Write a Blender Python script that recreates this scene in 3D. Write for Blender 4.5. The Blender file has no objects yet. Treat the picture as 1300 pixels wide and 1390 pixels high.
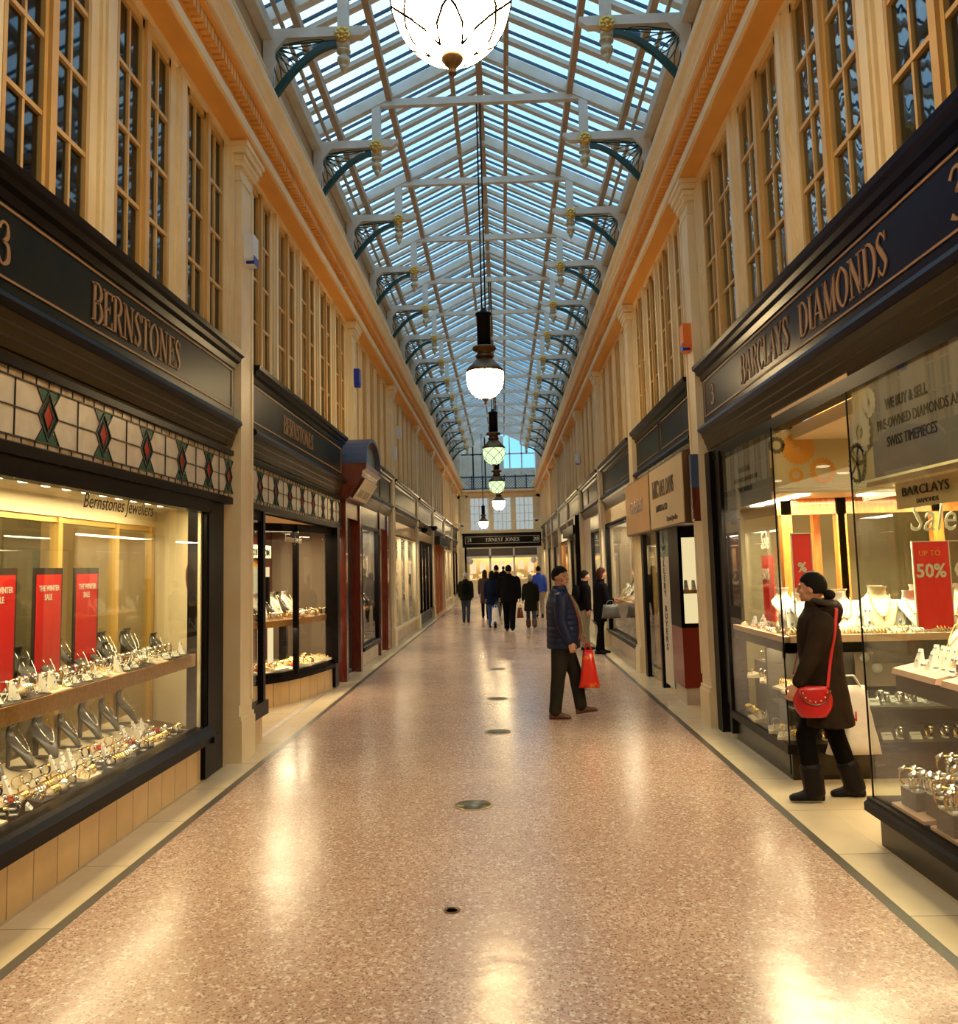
import bpy, math, random
from mathutils import Vector, Matrix
from math import pi, sin, cos
R = random.Random(7)
sc = bpy.context.scene
col = sc.collection

# ------------------------------------------------------------------ mesh helper
class MB:
    def __init__(s): s.v = []; s.f = []; s.m = []; s.cur = 0; s.sm = []; s.smooth = False
    def add(s, vs, fs):
        b = len(s.v); s.v += [tuple(p) for p in vs]
        for f in fs:
            s.f.append(tuple(b + i for i in f)); s.m.append(s.cur); s.sm.append(s.smooth)
    def box(s, x0, x1, y0, y1, z0, z1):
        if x0 > x1: x0, x1 = x1, x0
        if y0 > y1: y0, y1 = y1, y0
        if z0 > z1: z0, z1 = z1, z0
        s.add([(x0,y0,z0),(x1,y0,z0),(x1,y1,z0),(x0,y1,z0),(x0,y0,z1),(x1,y0,z1),(x1,y1,z1),(x0,y1,z1)],
              [(0,3,2,1),(4,5,6,7),(0,1,5,4),(1,2,6,5),(2,3,7,6),(3,0,4,7)])
    def beam(s, p, q, w, h, up=(0,0,1)):
        p = Vector(p); q = Vector(q); d = (q - p).normalized(); u = Vector(up)
        a = d.cross(u).normalized(); b = a.cross(d).normalized()
        vs = []
        for c in (p, q):
            for i, j in ((-1,-1),(1,-1),(1,1),(-1,1)): vs.append(c + a*i*w/2 + b*j*h/2)
        s.add(vs, [(0,1,2,3),(7,6,5,4),(0,4,5,1),(1,5,6,2),(2,6,7,3),(3,7,4,0)])
    def loft(s, rings, cap=True, close=True):
        n = len(rings[0]); vs = [p for r in rings for p in r]; fs = []
        for k in range(len(rings)-1):
            for i in range(n if close else n-1):
                j = (i+1) % n
                fs.append((k*n+i, k*n+j, (k+1)*n+j, (k+1)*n+i))
        if cap: fs.append(tuple(range(n-1,-1,-1))); fs.append(tuple((len(rings)-1)*n+i for i in range(n)))
        s.add(vs, fs)
    def cyl(s, p, q, r0, r1=None, n=12): s.tube([p, q], [r0, r0 if r1 is None else r1], n)
    def tube(s, pts, rs, n=8, flat=1.0, up=None):
        pts = [Vector(p) for p in pts]
        if not isinstance(rs, (list, tuple)): rs = [rs]*len(pts)
        rings = []; prev = None
        for i, p in enumerate(pts):
            d = (pts[min(i+1, len(pts)-1)] - pts[max(i-1, 0)])
            if d.length < 1e-9: d = Vector((0,0,1))
            d.normalize()
            u = Vector(up) if up else (prev if prev else (Vector((0,0,1)) if abs(d.z) < .9 else Vector((0,1,0))))
            a = d.cross(u)
            if a.length < 1e-6: a = d.cross(Vector((1,0,0)))
            a.normalize(); b = a.cross(d).normalized(); prev = b
            r = rs[i]
            rings.append([p + a*cos(2*pi*k/n)*r + b*sin(2*pi*k/n)*r*flat for k in range(n)])
        s.loft(rings)
    def lathe(s, prof, o=(0,0,0), n=16, axis='z'):
        rings = []
        for r, z in prof:
            ring = []
            for k in range(n):
                t = 2*pi*k/n
                if axis == 'z': ring.append((o[0]+r*cos(t), o[1]+r*sin(t), o[2]+z))
                elif axis == 'y': ring.append((o[0]+r*cos(t), o[1]+z, o[2]+r*sin(t)))
                else: ring.append((o[0]+z, o[1]+r*cos(t), o[2]+r*sin(t)))
            rings.append(ring)
        s.loft(rings)
    def ell(s, c, r, nu=14, nv=9, rot=None):
        rings = []
        for j in range(nv+1):
            ph = -pi/2 + pi*j/nv; rr = max(cos(ph), .02)
            ring = []
            for i in range(nu):
                t = 2*pi*i/nu; p = Vector((r[0]*rr*cos(t), r[1]*rr*sin(t), r[2]*sin(ph)))
                if rot: p = rot @ p
                ring.append(p + Vector(c))
            rings.append(ring)
        s.loft(rings)
    def ext(s, poly, axis, a, b):
        def P(u, w, t): return (u,t,w) if axis == 'y' else ((t,u,w) if axis == 'x' else (u,w,t))
        n = len(poly)
        vs = [P(u,w,a) for u,w in poly] + [P(u,w,b) for u,w in poly]
        s.add(vs, [tuple(range(n-1,-1,-1)), tuple(range(n,2*n))] + [(i,(i+1)%n,n+(i+1)%n,n+i) for i in range(n)])
    def build(s, name, mats, parent=None, org=None):
        me = bpy.data.meshes.new(name)
        o = Vector(org) if org is not None else (Vector(ORG[parent.name]) if parent else Vector((0,0,0)))
        me.from_pydata([Vector(p) - o for p in s.v], [], s.f)
        if not isinstance(mats, (list, tuple)): mats = [mats]
        for m in mats: me.materials.append(m)
        if len(mats) > 1: me.polygons.foreach_set('material_index', s.m)
        me.polygons.foreach_set('use_smooth', s.sm)
        me.update()
        # consistent outward normals
        import bmesh
        bm = bmesh.new(); bm.from_mesh(me); bmesh.ops.recalc_face_normals(bm, faces=bm.faces); bm.to_mesh(me); bm.free()
        ob = bpy.data.objects.new(name, me); col.objects.link(ob)
        if parent: ob.parent = parent; ORG[ob.name] = ORG[parent.name]
        else: ob.location = o; ORG[ob.name] = tuple(o)
        return ob
ORG = {}
def thing(name, loc, label, cat, group=None, rz=0):
    o = bpy.data.objects.new(name, None); col.objects.link(o); o.empty_display_size = .1
    o.location = loc; ORG[o.name] = tuple(loc); o['label'] = label; o['category'] = cat
    if group: o['group'] = group
    return o
def tag(o, label, cat, group=None):
    o['label'] = label; o['category'] = cat
    if group: o['group'] = group
    return o
def struct(o): o['kind'] = 'structure'; return o
def kids(o): return KD.get(o.name, None) or [c for c in o.children]
KD = {}
def copy_tree(o, loc=None, rz=None, label=None, group=None, parent=None, scale=None):
    c = o.copy(); col.objects.link(c)
    if parent is not None: c.parent = parent
    if loc is not None: c.location = loc
    if rz is not None: c.rotation_euler = (o.rotation_euler[0], o.rotation_euler[1], rz)
    if scale is not None: c.scale = (scale,)*3
    if label: c['label'] = label
    if group: c['group'] = group
    ORG[c.name] = ORG.get(o.name, (0,0,0))
    if o.name not in KD: KD[o.name] = [ch for ch in o.children]
    KD[c.name] = []
    for ch in KD[o.name]: KD[c.name].append(copy_tree(ch, parent=c))
    return c

# ------------------------------------------------------------------ materials
def nt(name):
    m = bpy.data.materials.new(name); m.use_nodes = True; t = m.node_tree
    return m, t, t.nodes, t.links, t.nodes['Principled BSDF']
def pbr(name, c, rough=.5, metal=0, c2=None, scale=8, bump=0, bscale=40, spec=.5, coat=0, em=None, es=0, stretch=None, contrast=(.35,.65)):
    m, t, N, L, b = nt(name)
    b.inputs['Base Color'].default_value = (*c, 1); b.inputs['Roughness'].default_value = rough
    b.inputs['Metallic'].default_value = metal; b.inputs['Specular IOR Level'].default_value = spec
    b.inputs['Coat Weight'].default_value = coat
    if em: b.inputs['Emission Color'].default_value = (*em, 1); b.inputs['Emission Strength'].default_value = es
    tc = N.new('ShaderNodeTexCoord'); mp = N.new('ShaderNodeMapping'); L.new(tc.outputs['Object'], mp.inputs[0])
    if stretch: mp.inputs['Scale'].default_value = stretch
    if c2:
        n = N.new('ShaderNodeTexNoise'); n.inputs['Scale'].default_value = scale; n.inputs['Detail'].default_value = 5
        L.new(mp.outputs[0], n.inputs[0])
        r = N.new('ShaderNodeValToRGB'); r.color_ramp.elements[0].position = contrast[0]; r.color_ramp.elements[1].position = contrast[1]
        r.color_ramp.elements[0].color = (*c, 1); r.color_ramp.elements[1].color = (*c2, 1)
        L.new(n.outputs[0], r.inputs[0]); L.new(r.outputs[0], b.inputs['Base Color'])
    if bump:
        n = N.new('ShaderNodeTexNoise'); n.inputs['Scale'].default_value = bscale; L.new(mp.outputs[0], n.inputs[0])
        bp = N.new('ShaderNodeBump'); bp.inputs['Strength'].default_value = bump; bp.inputs['Distance'].default_value = .01
        L.new(n.outputs[0], bp.inputs['Height']); L.new(bp.outputs[0], b.inputs['Normal'])
    return m
def emit(name, c, s):
    m = bpy.data.materials.new(name); m.use_nodes = True; N = m.node_tree.nodes; N.clear()
    e = N.new('ShaderNodeEmission'); e.inputs[0].default_value = (*c, 1); e.inputs[1].default_value = s
    o = N.new('ShaderNodeOutputMaterial'); m.node_tree.links.new(e.outputs[0], o.inputs[0]); return m
def glass(name, tint=(.96,.98,.96), rough=0.0, ior=1.45, bump=0, bscale=3, gain=1.0):
    m = bpy.data.materials.new(name); m.use_nodes = True; t = m.node_tree; N = t.nodes; L = t.links; N.clear()
    o = N.new('ShaderNodeOutputMaterial'); mx = N.new('ShaderNodeMixShader'); tr = N.new('ShaderNodeBsdfTransparent')
    gl = N.new('ShaderNodeBsdfGlossy'); fr = N.new('ShaderNodeFresnel'); fr.inputs[0].default_value = ior
    tr.inputs[0].default_value = (*tint, 1); gl.inputs['Roughness'].default_value = rough
    ge = N.new('ShaderNodeNewGeometry'); mr = N.new('ShaderNodeMapRange'); mr.inputs[3].default_value = ior; mr.inputs[4].default_value = 1/ior
    L.new(ge.outputs['Backfacing'], mr.inputs[0]); L.new(mr.outputs[0], fr.inputs[0])
    mu = N.new('ShaderNodeMath'); mu.operation = 'MULTIPLY'; mu.inputs[1].default_value = gain; mu.use_clamp = True
    L.new(fr.outputs[0], mu.inputs[0]); L.new(mu.outputs[0], mx.inputs[0]); L.new(tr.outputs[0], mx.inputs[1]); L.new(gl.outputs[0], mx.inputs[2])
    L.new(mx.outputs[0], o.inputs[0])
    if bump:
        tc = N.new('ShaderNodeTexCoord'); n = N.new('ShaderNodeTexNoise'); n.inputs['Scale'].default_value = bscale
        L.new(tc.outputs['Object'], n.inputs[0]); bp = N.new('ShaderNodeBump'); bp.inputs['Strength'].default_value = bump
        bp.inputs['Distance'].default_value = .02
        L.new(n.outputs[0], bp.inputs['Height']); L.new(bp.outputs[0], gl.inputs['Normal']); L.new(bp.outputs[0], fr.inputs['Normal'])
    return m
def tiles(name, c, c2, joint, w, axis, jw=.006, rough=.35, noise=6, off=0.0):
    """stone in blocks of length w along an axis, with thin joints"""
    m, t, N, L, b = nt(name)
    b.inputs['Roughness'].default_value = rough
    tc = N.new('ShaderNodeTexCoord'); sp = N.new('ShaderNodeSeparateXYZ'); L.new(tc.outputs['Object'], sp.inputs[0])
    ad = N.new('ShaderNodeMath'); ad.operation = 'ADD'; ad.inputs[1].default_value = off; L.new(sp.outputs[axis], ad.inputs[0])
    dv = N.new('ShaderNodeMath'); dv.operation = 'DIVIDE'; dv.inputs[1].default_value = w; L.new(ad.outputs[0], dv.inputs[0])
    fr = N.new('ShaderNodeMath'); fr.operation = 'FRACT'; L.new(dv.outputs[0], fr.inputs[0])
    lt = N.new('ShaderNodeMath'); lt.operation = 'LESS_THAN'; lt.inputs[1].default_value = jw/w; L.new(fr.outputs[0], lt.inputs[0])
    n = N.new('ShaderNodeTexNoise'); n.inputs['Scale'].default_value = noise; n.inputs['Detail'].default_value = 6; L.new(tc.outputs['Object'], n.inputs[0])
    fl = N.new('ShaderNodeMath'); fl.operation = 'FLOOR'; L.new(dv.outputs[0], fl.inputs[0])
    wn = N.new('ShaderNodeTexWhiteNoise'); wn.noise_dimensions = '1D'; L.new(fl.outputs[0], wn.inputs['W'])
    a2 = N.new('ShaderNodeMath'); a2.operation = 'MULTIPLY_ADD'; a2.inputs[1].default_value = .35; L.new(wn.outputs[0], a2.inputs[0]); L.new(n.outputs[0], a2.inputs[2])
    r = N.new('ShaderNodeValToRGB'); r.color_ramp.elements[0].position = .4; r.color_ramp.elements[1].position = .95
    r.color_ramp.elements[0].color = (*c, 1); r.color_ramp.elements[1].color = (*c2, 1); L.new(a2.outputs[0], r.inputs[0])
    mx = N.new('ShaderNodeMix'); mx.data_type = 'RGBA'; mx.inputs[7].default_value = (*joint, 1)
    L.new(lt.outputs[0], mx.inputs[0]); L.new(r.outputs[0], mx.inputs[6]); L.new(mx.outputs[2], b.inputs['Base Color'])
    return m
def terrazzo():
    m, t, N, L, b = nt('terrazzo')
    tc = N.new('ShaderNodeTexCoord')
    def vor(scale, pos, c0, c1):
        v = N.new('ShaderNodeTexVoronoi'); v.inputs['Scale'].default_value = scale; L.new(tc.outputs['Object'], v.inputs[0])
        r = N.new('ShaderNodeValToRGB'); r.color_ramp.interpolation = 'CONSTANT'
        r.color_ramp.elements[0].color = c0; r.color_ramp.elements[1].color = c1; r.color_ramp.elements[1].position = pos
        s = N.new('ShaderNodeSeparateColor'); L.new(v.outputs['Color'], s.inputs[0]); L.new(s.outputs[0], r.inputs[0]); return r
    n = N.new('ShaderNodeTexNoise'); n.inputs['Scale'].default_value = 1.3; n.inputs['Detail'].default_value = 4; L.new(tc.outputs['Object'], n.inputs[0])
    base = N.new('ShaderNodeValToRGB'); base.color_ramp.elements[0].position = .35; base.color_ramp.elements[1].position = .7
    base.color_ramp.elements[0].color = (.46,.30,.22,1); base.color_ramp.elements[1].color = (.56,.385,.285,1); L.new(n.outputs[0], base.inputs[0])
    cur = base.outputs[0]
    for scale, pos, colr in ((95, .84, (.34,.19,.13,1)), (70, .86, (.66,.52,.41,1)), (130, .92, (.22,.13,.10,1)), (60, .93, (.42,.24,.16,1))):
        r = vor(scale, pos, (0,0,0,1), (1,1,1,1)); mx = N.new('ShaderNodeMix'); mx.data_type = 'RGBA'
        L.new(r.outputs[0], mx.inputs[0]); L.new(cur, mx.inputs[6]); mx.inputs[7].default_value = colr; cur = mx.outputs[2]
    L.new(cur, b.inputs['Base Color'])
    n2 = N.new('ShaderNodeTexNoise'); n2.inputs['Scale'].default_value = 2.2; n2.inputs['Detail'].default_value = 5; L.new(tc.outputs['Object'], n2.inputs[0])
    rr = N.new('ShaderNodeMapRange'); rr.inputs[3].default_value = .13; rr.inputs[4].default_value = .30; L.new(n2.outputs[0], rr.inputs[0]); L.new(rr.outputs[0], b.inputs['Roughness'])
    b.inputs['Specular IOR Level'].default_value = .85
    bp = N.new('ShaderNodeBump'); bp.inputs['Strength'].default_value = .12; bp.inputs['Distance'].default_value = .02
    n3 = N.new('ShaderNodeTexNoise'); n3.inputs['Scale'].default_value = 6; L.new(tc.outputs['Object'], n3.inputs[0])
    L.new(n3.outputs[0], bp.inputs['Height']); L.new(bp.outputs[0], b.inputs['Normal'])
    return m

M = dict(
 cream=pbr('cream_paint', (.84,.70,.45), .42, c2=(.78,.62,.37), scale=3),
 ochre=pbr('lamp_warmed_ochre', (.80,.40,.085), .5, c2=(.74,.35,.07), scale=2),  # the lamps' warm cast on the frieze is put into this colour
 white=pbr('white_paint', (.80,.76,.70), .4, c2=(.74,.69,.62), scale=3),
 roofp=pbr('roof_timber_paint', (.74,.70,.66), .45, c2=(.66,.58,.48), scale=4),
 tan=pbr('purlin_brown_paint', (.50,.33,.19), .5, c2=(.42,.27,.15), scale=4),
 black=pbr('black_gloss_wood', (.006,.005,.006), .3, c2=(.010,.007,.006), scale=12, spec=.07),
 fascia=pbr('dark_green_gloss', (.005,.008,.008), .36, c2=(.010,.012,.008), scale=5, spec=.09),
 navy=pbr('navy_gloss', (.003,.006,.028), .25, spec=.12),
 shutter=pbr('varnished_dark_slats', (.022,.014,.004), .24, c2=(.034,.020,.005), scale=14, stretch=(1,.2,6), spec=.3),
 green=pbr('bracket_green', (.005,.055,.058), .35), gold=pbr('gilding', (.75,.47,.13), .3, metal=.9, bump=.2),
 dimgold=pbr('faded_gold', (.30,.17,.085), .5, metal=.15),
 bronze=pbr('bronze', (.16,.09,.045), .35, metal=.85), iron=pbr('black_iron', (.006,.005,.006), .4, spec=.12),
 glass=glass('shop_glass'), wglassL=glass('sash_glass_flat', (.45,.50,.60), .03, 1.5), wglass=glass('sash_glass', (.62,.66,.72), .02, 1.5, bump=.14, bscale=3.5, gain=1.5),
 rglass=glass('roof_glass', (.86,.94,1.0), .05, 1.4),
 wood=pbr('gold_oak', (.52,.26,.07), .35, c2=(.40,.18,.045), scale=6, stretch=(1,8,8), coat=.2),
 orangewood=pbr('orange_oak', (.60,.20,.035), .35, c2=(.42,.12,.02), scale=5, stretch=(8,8,1), coat=.2),
 goldframe=pbr('gold_frame', (.70,.46,.14), .3, metal=.4),
 mahog=pbr('mahogany', (.10,.018,.010), .25, c2=(.16,.03,.015), scale=5, stretch=(6,6,1), coat=.4),
 slateblue=pbr('slate_blue', (.05,.08,.17), .4),
 tilewall=tiles('buff_tiles', (.62,.41,.19), (.72,.50,.25), (.12,.08,.04), .245, 1, .007, .3),
 border=tiles('cream_stone_border', (.70,.55,.34), (.80,.66,.44), (.28,.20,.13), .88, 1, .006, .22, 4, .1),
 strip=pbr('dark_inlay', (.10,.085,.065), .3), terr=terrazzo(),
 kerb=pbr('stone_kerb', (.46,.37,.29), .4, c2=(.58,.48,.38), scale=5),
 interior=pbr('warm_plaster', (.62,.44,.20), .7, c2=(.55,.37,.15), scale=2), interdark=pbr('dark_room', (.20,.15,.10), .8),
 olive=pbr('olive_panel', (.22,.19,.10), .5), creamwall=pbr('cream_panel', (.85,.74,.50), .5), peach=pbr('peach_ceiling', (.85,.60,.34), .6),
 carpet=pbr('brown_carpet', (.12,.07,.045), .95, c2=(.17,.1,.06), scale=30),
 room=pbr('upstairs_room', (.10,.11,.15), .8, c2=(.16,.16,.2), scale=2), curtain=pbr('net_curtain', (.62,.60,.50), .8, c2=(.48,.45,.36), scale=6, stretch=(1,14,1)),
 red=pbr('poster_red', (.80,.012,.012), .45), redlight=pbr('red_velvet', (.70,.02,.02), .7), paper=pbr('white_card', (.86,.82,.72), .6),
 greyposter=pbr('grey_film', (.27,.255,.235), .55, c2=(.31,.29,.26), scale=2), ink=pbr('ink', (.012,.012,.012), .5),
 gearor=pbr('amber_film', (.85,.38,.05), .5), geardk=pbr('olive_film', (.16,.14,.06), .5), gearwh=pbr('pale_film', (.70,.64,.50), .5), filmy=pbr('cream_film', (.72,.60,.34), .5),
 bust=pbr('charcoal_bust', (.06,.055,.05), .35, c2=(.09,.08,.07), scale=20), bustcream=pbr('cream_bust', (.82,.66,.42), .55), bustwhite=pbr('white_bust', (.88,.84,.76), .5),
 gold2=pbr('jewellery_gold', (.95,.66,.22), .16, metal=1), silver=pbr('jewellery_silver', (.88,.87,.84), .14, metal=1), gem=pbr('gem', (.35,.55,.7), .05, metal=.6),
 tray=pbr('dark_tray', (.025,.02,.018), .4), traycream=pbr('cream_tray', (.80,.68,.46), .5), traypink=pbr('beige_tray', (.70,.45,.30), .5),
 screen=pbr('pale_screen', (.75,.7,.55), .5), gbox=pbr('dark_case_panel', (.10,.085,.07), .45), facecol=pbr('sepia_print', (.30,.22,.14), .6),
 slatew=pbr('off_white_disc', (.85,.84,.8), .5), alarm=pbr('alarm_white', (.75,.77,.82), .35), alarmb=pbr('alarm_blue', (.01,.03,.35), .35), alarmo=pbr('alarm_orange', (.9,.22,.03), .4),
 sgw=pbr('opal_glass', (.62,.55,.43), .25, c2=(.72,.66,.54), scale=9), sgg=pbr('green_glass', (.02,.09,.055), .2, c2=(.035,.14,.08), scale=20), sgr=pbr('ruby_glass', (.42,.018,.012), .2),
 sgk=pbr('dark_green_glass', (.006,.022,.014), .2), sgt=pbr('tan_glass', (.40,.28,.16), .25, c2=(.62,.52,.40), scale=12), leading=pbr('brown_leading', (.006,.003,.001), .9, spec=0), lead=pbr('lead', (.018,.014,.012), .4),
 signcream=pbr('cream_signboard', (.74,.58,.33), .5, c2=(.68,.52,.28), scale=1.5), signtan=pbr('tan_signboard', (.55,.30,.11), .45, c2=(.62,.37,.16), scale=1.5),
 teal=pbr('teal_glass_strip', (.16,.30,.30), .2), redpanel=pbr('oxblood_panel', (.20,.014,.008), .3, coat=.3), brass=pbr('brass', (.6,.42,.18), .35, metal=.8),
 bowl=emit('lit_globe', (1.0,.72,.36), 55), bowlgreen=emit('lit_globe_green', (.78,1.0,.55), 1.25),
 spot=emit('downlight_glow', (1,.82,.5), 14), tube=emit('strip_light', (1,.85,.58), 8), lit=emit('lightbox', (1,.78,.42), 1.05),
 skin=pbr('skin', (.42,.20,.12), .5, c2=(.46,.23,.14), scale=20), hairk=pbr('dark_hair', (.007,.005,.004), .75, spec=.12, bump=.4, bscale=90), hairg=pbr('grey_hair', (.42,.38,.34), .6, bump=.4, bscale=90),
 hairr=pbr('auburn_hair', (.045,.010,.006), .7, spec=.1, bump=.4, bscale=90),
 coatk=pbr('black_wool', (.006,.005,.006), .9, spec=.05), coatbr=pbr('dark_brown_parka', (.016,.009,.005), .75, c2=(.024,.014,.008), scale=12, bump=.6, bscale=14, spec=.07), coatnavy=pbr('navy_coat', (.006,.010,.028), .85, spec=.05),
 puffer=pbr('navy_puffer', (.004,.009,.040), .45, bump=.3, bscale=25, spec=.3), coatol=pbr('dark_olive_coat', (.014,.014,.008), .85, spec=.05), coatblue=pbr('blue_jacket', (.01,.05,.42), .6), coatred=pbr('maroon_coat', (.035,.010,.012), .7),
 jeans=pbr('dark_jeans', (.020,.028,.05), .75), jeansb=pbr('blue_jeans', (.02,.05,.20), .75), trgrey=pbr('charcoal_trousers', (.018,.015,.011), .85, c2=(.027,.022,.016), scale=10, spec=.07), trbeige=pbr('beige_trousers', (.24,.19,.13), .75), trblack=pbr('black_trousers', (.005,.004,.004), .85, spec=.05),
 shirt=pbr('olive_shirt', (.17,.15,.07), .7), scarfred=pbr('rust_lining', (.22,.035,.02), .7), shoebr=pbr('brown_leather', (.10,.03,.015), .35), shoek=pbr('black_leather', (.007,.005,.005), .5, spec=.15),
 bagred=pbr('red_leather', (.42,.008,.012), .35), bagshop=pbr('red_plastic_bag', (.62,.02,.008), .25, c2=(.9,.30,.03), scale=7, contrast=(.55,.7), bump=.4, bscale=12),
 bagwhite=pbr('white_plastic_bag', (.80,.74,.66), .35, c2=(.72,.62,.55), scale=8, bump=.4, bscale=14), baggrey=pbr('grey_handbag', (.10,.09,.085), .4), fur=pbr('dark_fur', (.035,.022,.015), .9, bump=1, bscale=160), white2=pbr('white_rubber', (.7,.68,.64), .5),
 eye=pbr('eye', (.02,.012,.01), .15), cover=pbr('brass_floor_cover', (.14,.14,.10), .35, metal=.6),
)

# ------------------------------------------------------------------ camera
F = 1175.28; H = 1.68
cam = bpy.data.cameras.new('camera'); co = bpy.data.objects.new('camera', cam); col.objects.link(co)
yaw, pit, rol = -.0253, .10136, -.02512
fw = Vector((sin(yaw)*cos(pit), cos(yaw)*cos(pit), sin(pit))); rt = Vector((cos(yaw), -sin(yaw), 0)); up = rt.cross(fw)
r2 = rt*cos(rol) + up*sin(rol); u2 = -rt*sin(rol) + up*cos(rol)
co.matrix_world = Matrix(((r2.x,u2.x,-fw.x,0),(r2.y,u2.y,-fw.y,0),(r2.z,u2.z,-fw.z,H),(0,0,0,1)))
cam.sensor_fit = 'VERTICAL'; cam.sensor_height = 36; cam.lens = F/1390*36; cam.shift_y = -45/1390; cam.clip_end = 300; cam.clip_start = .05
sc.camera = co

# ------------------------------------------------------------------ lettering
def cr(pts, n=6):
    out = []; P = [pts[0]] + list(pts) + [pts[-1]]
    for i in range(1, len(P)-2):
        p0,p1,p2,p3 = P[i-1],P[i],P[i+1],P[i+2]
        for k in range(n):
            t = k/n
            out.append(tuple(.5*((2*p1[j])+(-p0[j]+p2[j])*t+(2*p0[j]-5*p1[j]+4*p2[j]-p3[j])*t*t+(-p0[j]+3*p1[j]-3*p2[j]+p3[j])*t**3) for j in range(len(p1))))
    out.append(tuple(pts[-1])); return out
TK, TN = .15, .05     # thick and thin
def L(a, b, w): return [(a[0],a[1],w),(b[0],b[1],w)]
def SF(x, y, h=.13): return L((x-h,y),(x+h,y),.045)
B1 = [(.18,1,TN),(.42,1,.07),(.58,.78,TK),(.42,.53,.07),(.18,.53,TN)]
GL = {
 'B': (.68, [L((.18,0),(.18,1),TK), SF(.14,.02), SF(.14,.98)], [B1, [(.18,.53,TN),(.44,.53,.07),(.62,.27,TK),(.44,0,.07),(.18,0,TN)]]),
 'E': (.62, [L((.18,0),(.18,1),TK), SF(.14,.02), SF(.14,.98), L((.18,.975),(.56,.975),TN), L((.18,.52),(.44,.52),TN), L((.18,.025),(.58,.025),TN), L((.56,1),(.56,.80),.05), L((.58,0),(.58,.22),.05), L((.44,.62),(.44,.42),.05)], []),
 'R': (.70, [L((.18,0),(.18,1),TK), SF(.14,.02), SF(.14,.98), L((.36,.5),(.62,.0),.13), SF(.62,.02,.08)], [B1]),
 'N': (.80, [L((.16,0),(.16,1),.055), L((.66,0),(.66,1),.055), L((.16,.98),(.66,.02),TK), SF(.14,.02), SF(.64,.98), SF(.10,.98,.1)], []),
 'S': (.56, [L((.47,.98),(.47,.74),.04), L((.09,.02),(.09,.27),.04)], [[(.47,.80,.04),(.28,.98,.06),(.11,.78,.12),(.28,.53,TK),(.46,.25,.12),(.27,.02,.06),(.09,.22,.04)]]),
 'T': (.64, [L((.32,0),(.32,1),TK), SF(.32,.02,.15), L((.04,.975),(.60,.975),TN), L((.04,1),(.04,.78),.05), L((.60,1),(.60,.78),.05)], []),
 'O': (.76, [], [[(.38,1,.05),(.14,.78,.12),(.08,.5,TK),(.14,.22,.12),(.38,0,.05),(.62,.22,.12),(.68,.5,TK),(.62,.78,.12),(.38,1,.05)]]),
 'A': (.74, [L((.10,0),(.37,1),.055), L((.37,1),(.64,0),TK), L((.20,.33),(.53,.33),TN), SF(.10,.02,.09), SF(.64,.02,.11)], []),
 'C': (.66, [L((.58,.96),(.58,.70),.04)], [[(.57,.78,.04),(.38,.99,.06),(.15,.78,.12),(.08,.5,TK),(.15,.22,.12),(.38,.01,.06),(.60,.22,.04)]]),
 'L': (.58, [L((.18,0),(.18,1),TK), SF(.16,.02), SF(.18,.98), L((.18,.025),(.54,.025),TN), L((.54,0),(.54,.24),.05)], []),
 'Y': (.70, [L((.35,0),(.35,.48),TK), L((.10,1),(.35,.45),TK), L((.35,.45),(.60,1),.055), SF(.35,.02), SF(.10,.98,.1), SF(.60,.98,.08)], []),
 'D': (.76, [L((.18,0),(.18,1),TK), SF(.14,.02), SF(.14,.98)], [[(.18,.98,TN),(.42,.96,.07),(.62,.76,.12),(.68,.5,TK),(.62,.24,.12),(.42,.04,.07),(.18,.02,TN)]]),
 'I': (.36, [L((.18,0),(.18,1),TK), SF(.18,.02,.15), SF(.18,.98,.15)], []),
 'M': (.92, [L((.16,0),(.16,1),.055), L((.76,0),(.76,1),TK), L((.16,1),(.46,.05),TK), L((.46,.05),(.76,1),.055), SF(.14,.02,.1), SF(.76,.02), SF(.12,.98,.1), SF(.78,.98,.1)], []),
 'J': (.50, [L((.32,.2),(.32,1),TK), SF(.32,.98,.14)], [[(.32,.3,TK),(.28,.02,.10),(.06,.0,.06),(.04,.16,.1)]]),
 '2': (.56, [L((.06,.05),(.50,.05),.10), L((.50,.0),(.50,.2),.04)], [[(.07,.74,.10),(.14,.94,.06),(.34,.98,.07),(.46,.72,TK),(.30,.38,.08),(.06,.05,.05)]]),
 '1': (.40, [L((.22,0),(.22,1),TK), SF(.22,.02,.14), L((.08,.86),(.22,.98),.06)], []),
 '0': (.60, [], [[(.30,1,.05),(.12,.8,.1),(.08,.5,TK),(.12,.2,.1),(.30,0,.05),(.48,.2,.1),(.52,.5,TK),(.48,.8,.1),(.30,1,.05)]]),
 '3': (.54, [], [[(.08,.80,.10),(.20,.97,.06),(.38,.93,.09),(.40,.68,.13),(.22,.53,.05)],[(.22,.53,.05),(.42,.46,.12),(.44,.15,.14),(.24,.01,.06),(.06,.12,.12)]]),
 '5': (.54, [L((.14,.98),(.46,.98),.10), L((.13,.98),(.11,.56),.05)], [[(.11,.56,.05),(.32,.62,.08),(.46,.34,TK),(.30,.03,.07),(.06,.10,.12)]]),
 ' ': (.36, [], []), '/': (.4, [L((.05,0),(.35,1),.05)], []),
}
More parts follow.
